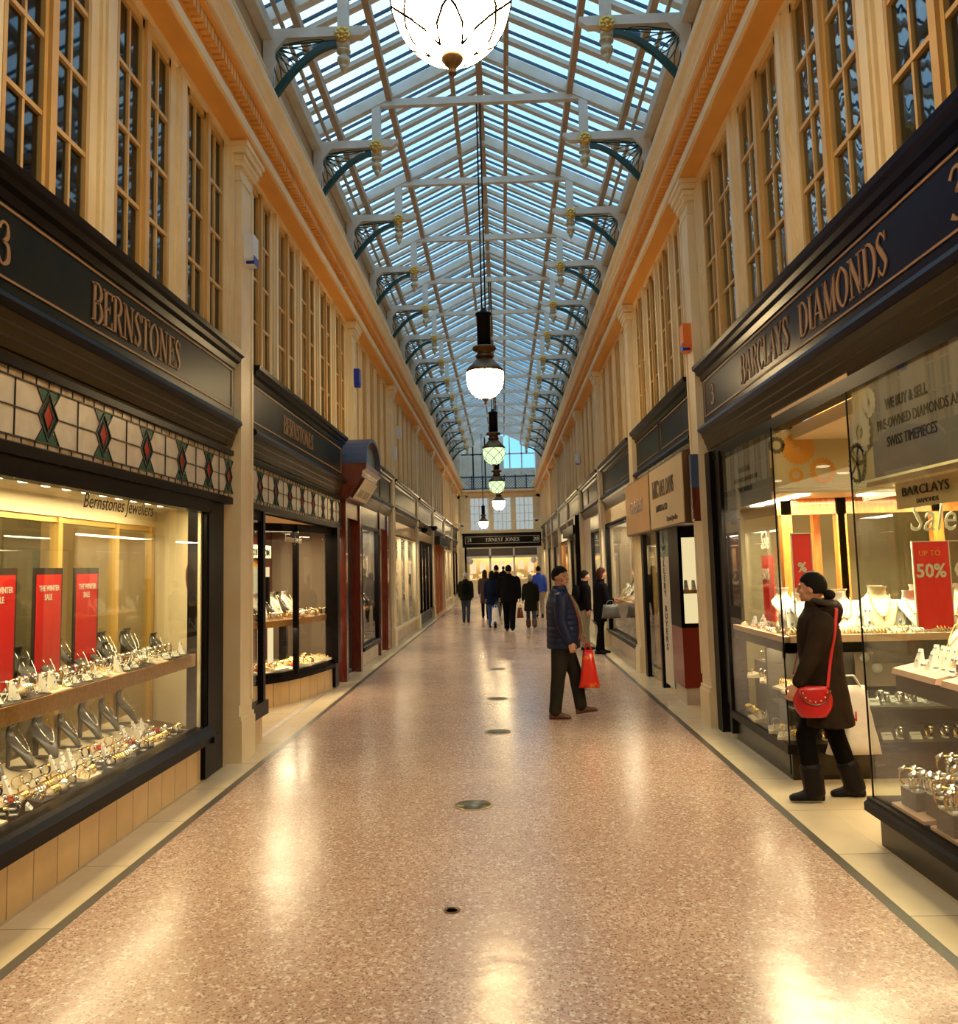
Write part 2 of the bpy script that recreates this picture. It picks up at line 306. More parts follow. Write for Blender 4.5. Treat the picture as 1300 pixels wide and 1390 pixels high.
def serif(mb, text, h, wtot, place, th=.008):
    """place(u,v,t) -> world point; u along the line, v up, t out of the face"""
    adv = sum(GL[c][0] for c in text); sx = wtot/adv; x = 0
    for c in text:
        w, st, cv = GL[c]
        for s_ in list(st) + [cr(k) for k in cv]:
            pts = [(x*1.0 + p[0], p[1], p[2]) for p in s_]; Lf = []; Rt = []
            for i, p in enumerate(pts):
                a = pts[max(i-1,0)]; b = pts[min(i+1,len(pts)-1)]
                dx, dy = b[0]-a[0], b[1]-a[1]; l = math.hypot(dx,dy) or 1; nx, ny = -dy/l, dx/l
                Lf.append((p[0]+nx*p[2]/2, p[1]+ny*p[2]/2)); Rt.append((p[0]-nx*p[2]/2, p[1]-ny*p[2]/2))
            vs = []; n = len(pts)
            for q in Lf + Rt: vs.append(place(q[0]*sx, q[1]*h, th))
            for q in Lf + Rt: vs.append(place(q[0]*sx, q[1]*h, 0))
            fs = []
            for i in range(n-1):
                fs += [(i,i+1,n+i+1,n+i), (i,i+1,2*n+i+1,2*n+i), (n+i,n+i+1,3*n+i+1,3*n+i)]
            fs += [(0,n,3*n,2*n), (n-1,2*n-1,4*n-1,3*n-1)]
            mb.add(vs, fs)
        x += w
def side_place(s, y0, z0, d):     # d: distance of the face from the wall plane
    if s < 0: return lambda u, v, t: (XW(s, d+t), y0+u, z0+v)
    return lambda u, v, t: (XW(s, d+t), y0-u, z0+v)
def XW(s, d): return -2.45 + d if s < 0 else 2.15 - d
def text(name, s, size, loc, facing, mat, parent=None, shear=0, sx=1.0, align='LEFT', th=.0015, bold=0):
    c = bpy.data.curves.new(name, 'FONT'); c.body = s; c.size = size; c.extrude = th; c.shear = shear; c.align_x = align
    c.offset = bold; c.resolution_u = 2
    tmp = bpy.data.objects.new(name, c); col.objects.link(tmp)
    dg = bpy.context.evaluated_depsgraph_get(); me = bpy.data.meshes.new_from_object(tmp.evaluated_get(dg))
    bpy.data.objects.remove(tmp)
    if facing == 'L': f = lambda p: (loc[0]+p.z, loc[1]+p.x*sx, loc[2]+p.y)        # on the left wall, faces +x
    elif facing == 'R': f = lambda p: (loc[0]-p.z, loc[1]-p.x*sx, loc[2]+p.y)      # on the right wall, faces -x
    elif facing == 'Lm': f = lambda p: (loc[0]-p.z, loc[1]-p.x*sx, loc[2]+p.y)
    else: f = lambda p: (loc[0]+p.x*sx, loc[1]-p.z, loc[2]+p.y)                     # faces -y
    o = Vector(ORG[parent.name]) if parent else Vector(loc)
    for v in me.vertices: v.co = Vector(f(v.co)) - o
    me.materials.clear(); me.materials.append(mat)
    ob = bpy.data.objects.new(name, me); col.objects.link(ob)
    if parent: ob.parent = parent; ORG[ob.name] = ORG[parent.name]
    else: ob.location = o; ORG[ob.name] = tuple(o)
    return ob

# ------------------------------------------------------------------ the setting
Y0, YE = -3.5, 49.0; XC = -.17
b = MB(); b.box(-2.16, 1.80, Y0, YE, -.05, 0); struct(b.build('floor', M['terr']))
n_trim = [0]
def trim(mb, mat, parent=None):
    n_trim[0] += 1; return struct(mb.build('trim_%d' % n_trim[0], mat, parent))
for s in (-1, 1):
    b = MB(); x0 = -2.22 if s < 0 else 1.80; b.box(x0, x0+.06, Y0, YE, -.05, .001); trim(b, M['strip'])
    b = MB()
    if s < 0: b.box(-2.49, -2.22, Y0, YE, -.05, 0)
    else: b.box(1.86, 2.14, Y0, YE, -.05, 0)
    trim(b, M['border'])
b = MB(); b.box(-2.56, -2.49, Y0, YE, -.05, .004); b.box(-3.6, -2.49, 8.5, 13.2, -.05, .001)
trim(b, M['kerb'])
b = MB(); b.box(2.14, 4.1, Y0, YE, -.05, .001); b.box(-4.1, -2.5, 8.5, 15.2, -.05, .002); trim(b, M['border'])
for s, nm in ((-1, 'left'), (1, 'right')):
    b = MB(); b.box(s*4.0 if s > 0 else -2.56, s*6.6, Y0, YE, -.05, 0); struct(b.build('floor_shop_' + nm, M['carpet']))
    b = MB(); xo = XW(s, -4.2); b.box(xo, xo + s*.1, Y0, YE, 0, 3.7); struct(b.build('wall_shop_' + nm, M['interior']))
    b = MB(); b.box(XW(s,-.16), XW(s,-4.2), Y0, YE, 2.62, 2.72); b.box(XW(s,-.16), XW(s,-1.6), Y0, YE, 3.55, 3.62); struct(b.build('ceiling_shop_' + nm, M['creamwall']))
    # upstairs rooms behind the sashes
    b = MB(); b.box(XW(s,-1.2), XW(s,-1.3), Y0, YE, 3.6, 8.3); b.box(XW(s,-.1), XW(s,-1.25), Y0, YE, 5.9, 6.0); struct(b.build('wall_upstairs_' + nm, M['room']))
    # entablature and wall above it
    b = MB()
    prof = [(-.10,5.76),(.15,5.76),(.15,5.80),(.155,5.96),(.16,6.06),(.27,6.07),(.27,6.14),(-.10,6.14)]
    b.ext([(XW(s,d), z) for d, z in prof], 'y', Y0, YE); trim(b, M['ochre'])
    b = MB(); b.ext([(XW(s,d), z) for d, z in [(.150,5.785),(.175,5.79),(.185,5.86),(.150,5.87)]], 'y', Y0, YE); b.ext([(XW(s,d), z) for d, z in [(-.07,5.70),(-.02,5.70),(-.02,5.765),(-.07,5.765)]], 'y', Y0, YE)
    trim(b, M['cream'])
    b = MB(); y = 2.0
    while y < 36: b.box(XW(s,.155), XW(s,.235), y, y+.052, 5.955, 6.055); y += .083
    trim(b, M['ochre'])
    b = MB(); b.ext([(XW(s,d), z) for d, z in [(.27,6.11),(.295,6.115),(.30,6.15),(.315,6.16),(.33,6.205),(.365,6.235),(.375,6.27),(.375,6.30),(-.2,6.34),(-.2,6.11)]], 'y', Y0, YE); trim(b, M['cream'])
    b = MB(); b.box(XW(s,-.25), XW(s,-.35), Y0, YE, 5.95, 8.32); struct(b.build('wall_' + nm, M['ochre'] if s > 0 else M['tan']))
    b = MB(); b.box(XW(s,-.25), XW(s,-.12), Y0, YE, 7.98, 8.17); b.box(XW(s,-.25), XW(s,-.17), Y0, YE, 6.95, 7.1); trim(b, M['roofp'])
    b = MB(); b.tube([(XW(s,-.19), Y0, 7.55), (XW(s,-.19), YE, 7.55)], .035, 8); trim(b, M['cream'])
b = MB(); b.box(-6.6, 6.4, Y0-.1, Y0, 0, 9.6); struct(b.build('wall_light_stop', M['cream']))  # unseen wall added behind the camera to stop sky light flooding in

# pilasters (part of the walls)
def pilaster(s, y, z0=0, z1=5.76, w=.40, plinth=True, dd=.05):
    b = MB(); f = dd
    b.box(XW(s,-.12), XW(s,f), y-w/2, y+w/2, z0, z1-.02)
    b.box(XW(s,f), XW(s,f+.012), y-w/2, y-w/2+.05, z0+.5, z1-.35); b.box(XW(s,f), XW(s,f+.012), y+w/2-.05, y+w/2, z0+.5, z1-.35)
    for k, (e, z, h) in enumerate([(.012,z1-.36,.03),(.03,z1-.22,.05),(.05,z1-.17,.05),(.075,z1-.11,.07),(.095,z1-.05,.045)]):
        b.box(XW(s,-.12), XW(s,f+e), y-w/2-e, y+w/2+e, z, z+h)
    if plinth: b.box(XW(s,-.12), XW(s,f+.03), y-w/2-.01, y+w/2+.01, 0, .36); b.box(XW(s,-.12), XW(s,f+.02), y-w/2-.005, y+w/2+.005, .36, .40)
    return trim(b, M['cream'])
LP = [2.45, 8.06, 14.15, 19.15, 24.65, 30.15, 35.65, 41.15, 46.65]
RP = [2.6, 9.22, 13.72, 18.4, 23.1, 27.7, 32.3, 36.9, 41.5, 46.1]
for y in LP: pilaster(-1, y, 3.0 if abs(y-14.15) < .1 else 0, plinth=abs(y-14.15) > .1)
for y in RP: pilaster(1, y, dd=.07)

# sash windows above the shops
wn = [0]
def make_window(s, y, w):
    """one pair of sashes, centred on y, total opening w"""
    wn[0] += 1; b = MB(); za, zb = 3.66, 5.70; f0, f1 = -.10, -.045
    def bx(y0, y1, z0, z1, d0=f0, d1=f1): b.box(XW(s,d0), XW(s,d1), y0, y1, z0, z1)
    bx(y-w/2, y+w/2, zb-.07, zb); bx(y-w/2, y+w/2, za, za+.06)
    bx(y-.035, y+.035, za, zb, -.12, -.02)
    for q in (-1, 1):
        a, e = (y-w/2, y-.035) if q < 0 else (y+.035, y+w/2)
        bx(a, a+.035, za, zb); bx(e-.035, e, za, zb)
        m = (a+e)/2; bx(m-.012, m+.012, za, zb, -.095, -.055)
        for z in (4.26, 4.72, 5.17): bx(a, e, z-.015, z+.015, -.095, -.05)
    o = struct(b.build('window_%d' % wn[0], M['goldpaint'], org=(XW(s,-.08), y, 3.66)))
    g = MB(); g.box(XW(s,-.073), XW(s,-.077), y-w/2, y+w/2, za, zb); g.build('window_glass', M['wglass' if s > 0 else 'wglassL'], o)
    return o
M['goldpaint'] = pbr('sash_paint', (.66,.42,.15), .42, c2=(.58,.35,.11), scale=3)
def bay_windows(s, ya, yb, n, curtain=False, frac=.70):
    p = (yb-ya)/n; first = None; b = MB()
    for k in range(n+1):
        y = ya + p*k; m = p*(1-frac)
        for off, d, w in ((0, -.02, m*.42), (-m*.33, -.045, m*.26), (m*.33, -.045, m*.26), (0, 0, m*.24)):
            b.box(XW(s,-.12), XW(s,d), max(ya, y+off-w/2), min(yb, y+off+w/2), 3.62, 5.72)
    b.box(XW(s,-.12), XW(s,-.06), ya, yb, 5.68, 5.77); b.box(XW(s,-.14), XW(s,-.04), ya, yb, 3.5, 3.66)
    trim(b, M['cream'])
    for k in range(n):
        y = ya + p*(k+.5)
        if first is None: first = make_window(s, y, p*frac + .02); o = first
        else:
            c = first.copy(); col.objects.link(c); wn[0] += 1; c.name = 'window_%d' % wn[0]; c.location = (XW(s,-.08), y, 3.66); ORG[c.name] = tuple(c.location)
            for ch in first.children: cc = ch.copy(); col.objects.link(cc); cc.parent = c
            o = c
        if curtain:
            q = MB(); w = p*frac
            q.add([(XW(s,-.14 - .012*(i%2)), y-w/2+w*i/24, z) for z in (3.7, 5.66) for i in range(25)], [(i,i+1,26+i,25+i) for i in range(24)])
            cu = q.build('curtain', M['curtain'], org=(XW(s,-.14), y, 3.7)); tag(cu, 'pale net curtain hanging behind an upper sash window above the second left shop', 'curtain', 'net curtains above the second left shop')
bay_windows(-1, 2.66, 7.84, 4); bay_windows(-1, 8.30, 13.93, 5, True)
for a, e in zip(LP[2:-1], LP[3:]): bay_windows(-1, a+.22, e-.22, 5, frac=.66)
bay_windows(1, 3.35, 9.0, 4, frac=.74)
for a, e in zip(RP[1:-1], RP[2:]): bay_windows(1, a+.22, e-.22, 4, frac=.70)

# ------------------------------------------------------------------ roof
SL = .49; ZR = 8.78 + SL*1.56
def rz(off): return ZR - SL*abs(off)
EO = 2.6
b = MB()
for q in (-1, 1):
    b.add([(XC, Y0, ZR+.10), (XC, YE+1.2, ZR+.10), (XC+q*EO, YE+1.2, rz(EO)+.10), (XC+q*EO, Y0, rz(EO)+.10)], [(0,1,2,3)])
struct(b.build('ceiling', M['rglass']))
b = MB(); c = MB(); y = Y0 + .1
k = 0
while y < YE + 1.1:
    for q in (-1, 1):
        b.beam((XC, y, ZR+.03), (XC+q*EO, y, rz(EO)+.03), .11, .06)
        c.beam((XC, y-.085, ZR+.12), (XC+q*EO, y-.085, rz(EO)+.12), .04, .03)  # dark blue strips set beside the rafters, above the glass
    y += .55
struct(b.build('ceiling_rafters', M['roofp'])); struct(c.build('ceiling_dark_strips', pbr('dark_strip_blue', (.012,.045,.10), .5)))
b = MB()
for off in (1.36, 2.17, .42):
    for q in (-1, 1):
        if off == .42: b.box(XC+q*off-.035, XC+q*off+.035, Y0, YE+1, rz(off)-.14, rz(off)-.04)
        else: b.beam((XC+q*off, Y0, rz(off)-.09), (XC+q*off, YE+1, rz(off)-.09), .085, .13)
        if off == 2.17: b.beam((XC+q*(off+.16), Y0, rz(off)-.2), (XC+q*(off+.16), YE+1, rz(off)-.2), .04, .05)
b.box(XC-.05, XC+.05, Y0, YE+1, ZR-.10, ZR+.14)
trim(b, M['tan'])

def make_truss(y):
    t = thing('roof_truss', (XC, y, 7.38), 'truss', 'roof truss', 'roof trusses under the glass roof')
    b = MB(); b.beam((XC-1.62, y, 8.70), (XC+1.62, y, 8.70), .09, .11); b.build('collar_beam', M['roofp'], t)
    b = MB()
    for q in (-1, 1): b.beam((XC, y, ZR-.05), (XC+q*EO, y, rz(EO)-.05), .12, .16)
    b.build('principal_rafter', M['roofp'], t)
    wl = {-1: -2.70, 1: 2.40}
    for q in (-1, 1):
        X = lambda o: XC + q*o
        xw = wl[q]; ow = abs(xw - XC)
        b = MB(); b.box(X(1.56-.065), X(1.56+.065), y-.05, y+.05, 8.0, 8.72); b.build('post', M['roofp'], t)
        b = MB(); b.box(X(1.34), xw, y-.06, y+.06, 7.99, 8.11)
        b.ext([(X(ow-.02),7.99),(X(ow-.30),7.99),(X(ow-.24),7.93),(X(ow-.16),7.84),(X(ow-.12),7.40),(X(ow-.02),7.36)], 'y', y-.06, y+.06)
        b.ext([(X(1.34),8.11),(X(1.24),8.11),(X(1.24),8.06),(X(1.34),7.99)], 'y', y-.05, y+.05)
        b.build('hammer_beam', M['roofp'], t)
        b = MB()   # curved green arm
        o0, z0, o1, z1 = ow-.03, 7.20, 1.64, 7.95; P = []
        for i in range(13):
            a = pi/2*i/12; P.append((o0 - (o0-o1)*i/12, z0 + (z1-z0)*(1-(1-i/12)**1.8)))
        outer = [(X(o), z) for o, z in P]
        inner = [(X(o0-.075 - (o0-.075-o1)*i/12), z0-.03 + (z1-.065-z0+.03)*(1-(1-i/12)**1.8)) for i in range(13)]
        for i in range(12): b.ext([outer[i], outer[i+1], inner[i+1], inner[i]], 'y', y-.035, y+.035)
        br = b.build('bracket', M['green'], t)
        b = MB(); cx, cz = ow-.13, 7.90   # fan of loops in the corner
        for i in range(7):
            a = pi*(.52 + .93*i/6*.5) if False else (-.12 + i*(pi/2+.24)/6)
            # direction from the corner towards the arm: from -z (down the wall) to -offset (along the beam)
            dx, dz = sin(a), -cos(a); L_ = .05
            while L_ < .62:
                oo_, zz_ = cx - dx*L_, cz + dz*L_; tt_ = (o0-oo_)/(o0-o1)
                if oo_ > ow-.03 or zz_ < z0 + (z1-z0)*(1-(1-max(0,min(1,tt_)))**1.8) + .005: break
                L_ += .01
            pts = []
            for k in range(11):
                u = k/10*2*pi; r = L_*(.5-.5*cos(u)); wv = .042*sin(u)*(.6+.4*r/L_)
                pts.append((X(cx - (dx*r - dz*wv)), y, cz + (dz*r + dx*wv)))
            b.tube(pts, .008, 5)
        b.tube([(X(cx), y, cz+.03), (X(1.66), y, 7.97)], .012, 5); b.tube([(X(ow-.12), y, 7.3), (X(cx), y, cz)], .012, 5)
        b.build('fan_ironwork', M['green'], br)
        b = MB(); b.smooth = True
        b.lathe([(.001,-.125),(.03,-.12),(.035,-.10),(.085,-.095),(.10,-.085),(.10,-.06)], (X(1.56), y, 8.0), 20, 'y')
        for i in range(8):
            a = 2*pi*i/8; b.ell((X(1.56)+.058*cos(a), y-.10, 8.0+.058*sin(a)), (.026,.016,.026), 8, 5)
        b.ell((X(1.56), y-.11, 8.0), (.028,.022,.028), 8, 6)
        b.build('rosette', M['gold'], t)
        b = MB(); b.smooth = True
        b.box(X(1.56)-.065, X(1.56)+.065, y-.065, y+.065, 7.84, 8.0)
        b.lathe([(.001,-.18),(.05,-.17),(.085,-.165),(.085,-.185),(.045,-.20),(.04,-.23),(.075,-.26),(.08,-.30),(.06,-.34),(.04,-.35),(.05,-.365),(.035,-.40),(.001,-.46)][::-1], (X(1.56), y, 8.0), 14)
        b.build('finial', M['finial'], t)
    return t
M['finial'] = pbr('finial_paint', (.62,.52,.36), .35, metal=.3)
t0 = make_truss(9.7 - 2.75)
ordn = ['nearest', 'second', 'third', 'fourth', 'fifth', 'sixth', 'seventh', 'eighth', 'ninth', 'tenth', 'eleventh', 'twelfth', 'thirteenth', 'farthest']
for k in range(14):
    lab = '%s white painted roof truss from the camera with green scrolled brackets and gold rosettes' % ordn[k]
    if k == 0: t0.location.y = 9.7; t0['label'] = lab; ORG[t0.name] = tuple(t0.location); KD[t0.name] = list(t0.children)
    else: copy_tree(t0, (XC, 9.7 + 2.75*k, 7.38), label=lab)

# ------------------------------------------------------------------ hanging lamps
def make_lamp(x, y, z, bowl, scale=1.0):
    t = thing('pendant_lamp', (x, y, z), 'lamp', 'lamp', 'globe lamps along the centre of the arcade'); S = scale
    zb = z + .09*S
    prof = [(.02,0),(.085,.008),(.15,.038),(.203,.09),(.240,.155),(.263,.225),(.274,.30),(.272,.39)]
    b = MB(); b.smooth = True; b.lathe([(r*S, h*S) for r, h in prof], (x,y,zb), 28); b.build('glass_bowl', bowl, t)
    b = MB()      # leaded lattice over the bowl
    import bisect
    def rr(h):
        for (r0,h0),(r1,h1) in zip(prof, prof[1:]):
            if h0 <= h <= h1: return r0+(r1-r0)*(h-h0)/(h1-h0)
        return prof[-1][0]
    for k in range(6):
        for dr in (-1, 1):
            pts = []
            for i in range(9):
                h = .012+.375*i/8; a = 2*pi*k/6 + dr*(i/8)*pi/3*1.5; r = (rr(h)+.002)*S
                pts.append((x+r*cos(a), y+r*sin(a), zb+h*S))
            b.tube(pts, .0058*S, 5)
    b.build('lattice', M['leading'], t)
    b = MB(); b.smooth = True
    b.lathe([(.276*S,.385*S),(.282*S,.395*S),(.265*S,.43*S),(.20*S,.50*S),(.14*S,.56*S),(.115*S,.60*S)], (x,y,zb), 28); b.build('cap', M['bronze'], t)
    b = MB(); b.smooth = True
    b.lathe([(r*S, h*S) for r, h in [(.115,.60),(.13,.615),(.13,.64),(.105,.66),(.105,.70),(.165,.72),(.178,.745),(.165,.77),(.105,.785),(.10,.79)]], (x,y,zb), 24); b.build('collar_ring', M['bronze'], t)
    b = MB(); b.smooth = True
    b.lathe([(r*S, h*S) for r, h in [(.10,.785),(.10,1.24),(.118,1.25),(.118,1.275),(.06,1.29),(.045,1.33),(.02,1.36)]], (x,y,zb), 20); b.build('housing', M['iron'], t)
    b = MB(); b.smooth = True
    b.lathe([(.001,-.09*S),(.02*S,-.075*S),(.012*S,-.055*S),(.03*S,-.035*S),(.05*S,-.01*S),(.055*S,.015*S),(.02*S,.02*S)], (x,y,zb), 14); b.build('finial', M['bronze'], t)
    for q in (-.022, .03):
        b = MB(); b.tube([(x+q, y, zb+1.33*S), (x+q, y, 8.68)], .011, 6); b.build('rod', M['iron'], t)
    return t
LMP = [('nearest globe lamp hanging overhead with white glass bowl and brass lattice', XC-.01, 4.0, 4.06, 0), ('second globe lamp from the camera, bright warm bowl under bronze cap', XC-.02, 12.45, 4.03, 0),
       ('third globe lamp from the camera, slightly green tinted bowl', XC+.02, 20.7, 4.03, 1), ('fourth globe lamp from the camera, half hidden by the green tinted one', XC+.03, 28.95, 4.03, 1),
       ('fifth globe lamp from the camera in the centre row, under a bronze cap', XC+.06, 37.2, 4.0, 0), ('far small globe lamp hanging left of the centre row near end wall', -.97, 45.4, 3.6, 0)]
for lab, x, y, z, g in LMP:
    t = make_lamp(x, y, z, M['bowlgreen'] if g else M['bowl'], .92 if y > 45 else (1.09 if y < 5 else 1)); t['label'] = lab
def plight(name, loc, power, color, size, typ='POINT', rot=None, sy=None, spread=None):
    d = bpy.data.lights.new(name, typ); d.energy = power; d.color = color
    if typ == 'AREA':
        d.size = size
        if sy: d.shape = 'RECTANGLE'; d.size_y = sy
        if spread: d.spread = spread
    else: d.shadow_soft_size = size
    o = bpy.data.objects.new(name, d); col.objects.link(o); o.location = loc
    if rot: o.rotation_euler = rot
    return o

# ------------------------------------------------------------------ shop fronts
def shopfront(s, y0, y1, label, letters=None, numbers=(), boards=1, color='fascia', shutter=True, slim=False):
    ym = (y0+y1)/2; t = thing('shopfront', (XW(s,0), ym, 0), label, 'shopfront')
    X = lambda d: XW(s, d)
    b = MB(); b.ext([(X(d), z) for d, z in [(-.12,3.55),(.03,3.55),(.04,3.60),(.075,3.615),(.085,3.65),(.115,3.665),(.12,3.705),(-.12,3.72)]], 'y', y0, y1)
    b.build('fascia_cornice', M['black'] if color == 'fascia' else M[color], t)
    b = MB(); b.box(X(-.12), X(.02), y0+.02, y1-.02, 3.05, 3.56); b.build('fascia_board', M[color], t)
    b = MB(); L_ = (y1-y0)/boards
    for k in range(boards):
        a, e = y0+.10+L_*k, y0+L_*(k+1)-.10
        for z in (3.155, 3.515): b.box(X(.02), X(.028), a, e, z, z+.014)
        for y in (a, e-.014): b.box(X(.02), X(.028), y, y+.014, 3.155, 3.53)
    b.build('gilt_border', M['dimgold'], t)
    if letters:
        for txt, ys, w, h in letters:
            b = MB(); serif(b, txt, h, w, side_place(s, ys, 3.335-h/2, .02)); b.build('lettering', M['dimgold'], t)
    b = MB(); b.ext([(X(d), z) for d, z in [(-.12,3.09),(.02,3.09),(.05,3.085),(.085,3.06),(.095,3.03),(.06,3.0),(-.12,3.0)]], 'y', y0, y1)
    b.build('fascia_moulding', M['black'] if color == 'fascia' else M[color], t)
    if shutter:
        b = MB()
        for k in range(4):
            za = 3.0-.06*k; da = .055-.022*k
            b.ext([(X(-.12), za), (X(da), za), (X(da-.012), za-.052), (X(da-.022), za-.06), (X(-.12), za-.06)], 'y', y0, y1)
        b.build('shutter_box', M['shutter'], t)
    return t
def frame(t, s, y0, y1, z0, z1, posts, mat, sill=.14, d=-.03, w=.06, head=.0, glassmat=None, rails=()):
    X = lambda q: XW(s, q)
    b = MB()
    for y in posts: b.box(X(d-.06), X(d+.03), y-w/2, y+w/2, z0, z1)
    b.box(X(d-.06), X(d+.03), y0, y1, z1-.03, z1+head)
    for z in rails: b.box(X(d-.04), X(d+.02), y0, y1, z-.03, z+.03)
    b.build('window_frame', mat, t)
    if sill:
        b = MB(); b.ext([(X(d-.08), z0-sill), (X(d+.05), z0-sill), (X(d+.055), z0-sill+.045), (X(d+.08), z0-sill+.055), (X(d+.085), z0-sill+.09), (X(d+.05), z0-.02), (X(d+.03), z0), (X(d-.08), z0)], 'y', y0, y1)
        b.build('sill', mat, t)
    b = MB(); b.box(X(d-.012), X(d-.02), y0, y1, z0, z1); b.build('glass_pane', glassmat or M['glass'], t)
def stained(t, s, y0, y1, centers, d=-.005):
    """leaded band, z 2.36-2.75"""
    X = lambda q: XW(s, q); za, zb = 2.40, 2.70; zc = (za+zb)/2
    b = MB()
    def poly(pts, m, dd=0.0): b.cur = m; b.add([(X(d+dd), y, z) for y, z in pts], [tuple(range(len(pts)))])
    poly([(y0,za),(y1,za),(y1,zb),(y0,zb)], 0)
    poly([(y0,2.36),(y1,2.36),(y1,za),(y0,za)], 3); poly([(y0,zb),(y1,zb),(y1,2.75),(y0,2.75)], 3)
    ld = MB()
    def lead(p, q, w=.007):
        ld.beam((X(d+.004), p[0], p[1]), (X(d+.004), q[0], q[1]), w, .006, up=(1,0,0))
    for z in (2.365, za, zb, 2.745): lead((y0,z),(y1,z),.008)
    cs = sorted(centers)
    for i, c in enumerate(cs):
        w = .10; q = .065
        for sg in (1, -1):   # green triangles above and below
            e = zb if sg > 0 else za
            poly([(c-.125, e), (c+.125, e), (c+.03, zc+sg*.06), (c-.03, zc+sg*.06)], 1, .001)
        poly([(c-w, zc), (c, zc-.135), (c+w, zc), (c, zc+.135)], 4, .002)
        poly([(c-.05, zc), (c, zc-.08), (c+.05, zc), (c, zc+.08)], 2, .003)
        for k in (w, .05):
            h = .135 if k == w else .08; P = [(c-k,zc),(c,zc-h),(c+k,zc),(c,zc+h)]
            for j in range(4): lead(P[j], P[(j+1)%4], .009 if k == w else .006)
        for sy in (-1, 1):
            for sz in (-1, 1): lead((c+sy*w, zc), (c+sy*w*.95*1.0, zb if sz > 0 else za), .006) if False else None
            lead((c+sy*.055, zc+.065), (c+sy*.125, zb)); lead((c+sy*.055, zc-.065), (c+sy*.125, za))
        if i+1 < len(cs):
            m = (c+cs[i+1])/2; lead((m, za), (m, zb)); lead((c+w, zc), (cs[i+1]-w, zc))
        for k in range(-2, 3):
            if y0 < c+k*.13 < y1: lead((c+k*.13, 2.365), (c+k*.13, za), .005); lead((c+k*.13, zb), (c+k*.13, 2.745), .005)
    o = b.build('stained_glass', [M['sgw'], M['sgg'], M['sgr'], M['sgt'], M['sgk']], t)
    ld.build('leading', M['lead'], o)
    b = MB()
    b.box(X(-.12), X(.02), y0, y1, 2.745, 2.79); b.box(X(-.12), X(.015), y0, y1, 2.30, 2.36); b.box(X(-.12), X(d-.004), y0, y1, 2.36, 2.745)
    b.build('glass_surround', M['black'], t)

# small goods, built once and copied -------------------------------------------------
OFF = (0, 0, -50)
def proto_root(name, cat): return thing(name, OFF, name, cat)
def pmb(): return MB()
class OMB(MB):
    def build(s, name, mats, parent=None, org=None):
        s.v = [(x+OFF[0], y+OFF[1], z+OFF[2]) for x, y, z in s.v]; return MB.build(s, name, mats, parent, org)
def p_bust(mat, chain, nm='necklace_stand', k=1.0, beads=True):
    t = proto_root(nm, 'display bust'); b = OMB(); b.smooth = True; rings = []
    for z, w, x in [(0,.028,.09),(.03,.04,.075),(.07,.058,.05),(.11,.075,.02),(.14,.088,-.005),(.16,.080,-.02),(.175,.055,-.03),(.195,.040,-.035),(.22,.038,-.03),(.235,.046,-.022)]:
        fr = [(x+.02*cos(a)*min(1,w/.05) , w*sin(a), z) for a in [(-80+160*i/8)*pi/180 for i in range(9)]]
        bk = [(p[0]-.014, p[1]*.9, p[2]) for p in reversed(fr)]
        rings.append([(p[0]*k, p[1]*k, p[2]*k) for p in fr+bk])
    b.loft(rings); b.build('bust', mat, t)
    b = OMB(); b.box(-.045*k, -.035*k, -.02*k, .02*k, 0, .19*k); b.box(-.06*k,.1*k,-.03*k,.03*k,0,.008*k); b.build('prop', mat, t)
    b = OMB(); b.smooth = True
    pts = []
    for i in range(13):
        u = -1+2*i/12; y = .048*sin(u*pi/2); z = .205-.12*(1-abs(u)**1.6); x = .012+(.205-z)*.62-.02
        pts.append((x*k+.002, y*k, z*k))
    b.tube(pts, .0028*k, 5); b.ell(pts[6], (.008*k,.008*k,.011*k), 8, 6)
    if beads:
        for p in pts[2:-2]: b.ell(p, (.0055*k,)*3, 6, 4)
    b.build('necklace', chain, t); return t
def p_watch(strap, dial, r=.032):
    t = proto_root('wristwatch', 'watch'); b = OMB(); b.smooth = True; rings = []
    for i in range(17):
        a = (-60+300*i/16)*pi/180; c, s_ = cos(a), sin(a)
        rings.append([((r+dr)*c, dy, r+.004+(r+dr)*s_) for dr, dy in ((-.002,-.009),(.002,-.009),(.002,.009),(-.002,.009))])
    b.loft(rings); b.build('strap', strap, t)
    b = OMB(); b.smooth = True; a = 55*pi/180; n = Vector((cos(a),0,sin(a))); c = Vector((0,0,r+.004)) + n*(r+.001)
    b.cyl(c, c+n*.008, .0165, .015, 14); b.build('case', dial, t)
    b = OMB(); b.box(-.02,.02,-.012,.012,0,.006); b.build('foot', M['paper'], t); return t
def p_tray(base, ring, nx=3, ny=4, pitch=.05):
    t = proto_root('jewellery_tray', 'tray'); b = OMB(); lx, ly = nx*pitch/2+.012, ny*pitch/2+.012
    b.ext([(-lx,0),(lx,0),(lx,.015),(-lx,.05)], 'y', -ly, ly); b.build('pad', base, t); r0 = None
    for i in range(nx):
        for j in range(ny):
            x = (i-(nx-1)/2)*pitch; y = (j-(ny-1)/2)*pitch; z = .05-.035*(x+lx)/(2*lx)
            if r0 is None:
                b = OMB(); b.smooth = True
                b.tube([(.011*sin(a)*0, .011*cos(a), .006+.011*sin(a)) for a in [2*pi*q/12 for q in range(13)]], .0022, 5)
                b.ell((0,0,.019), (.005,.005,.005), 6, 4); r0 = b.build('ring', ring, t); r0.location = (x,y,z)
            else:
                c = r0.copy(); col.objects.link(c); c.parent = t; c.location = (x,y,z)
    return t
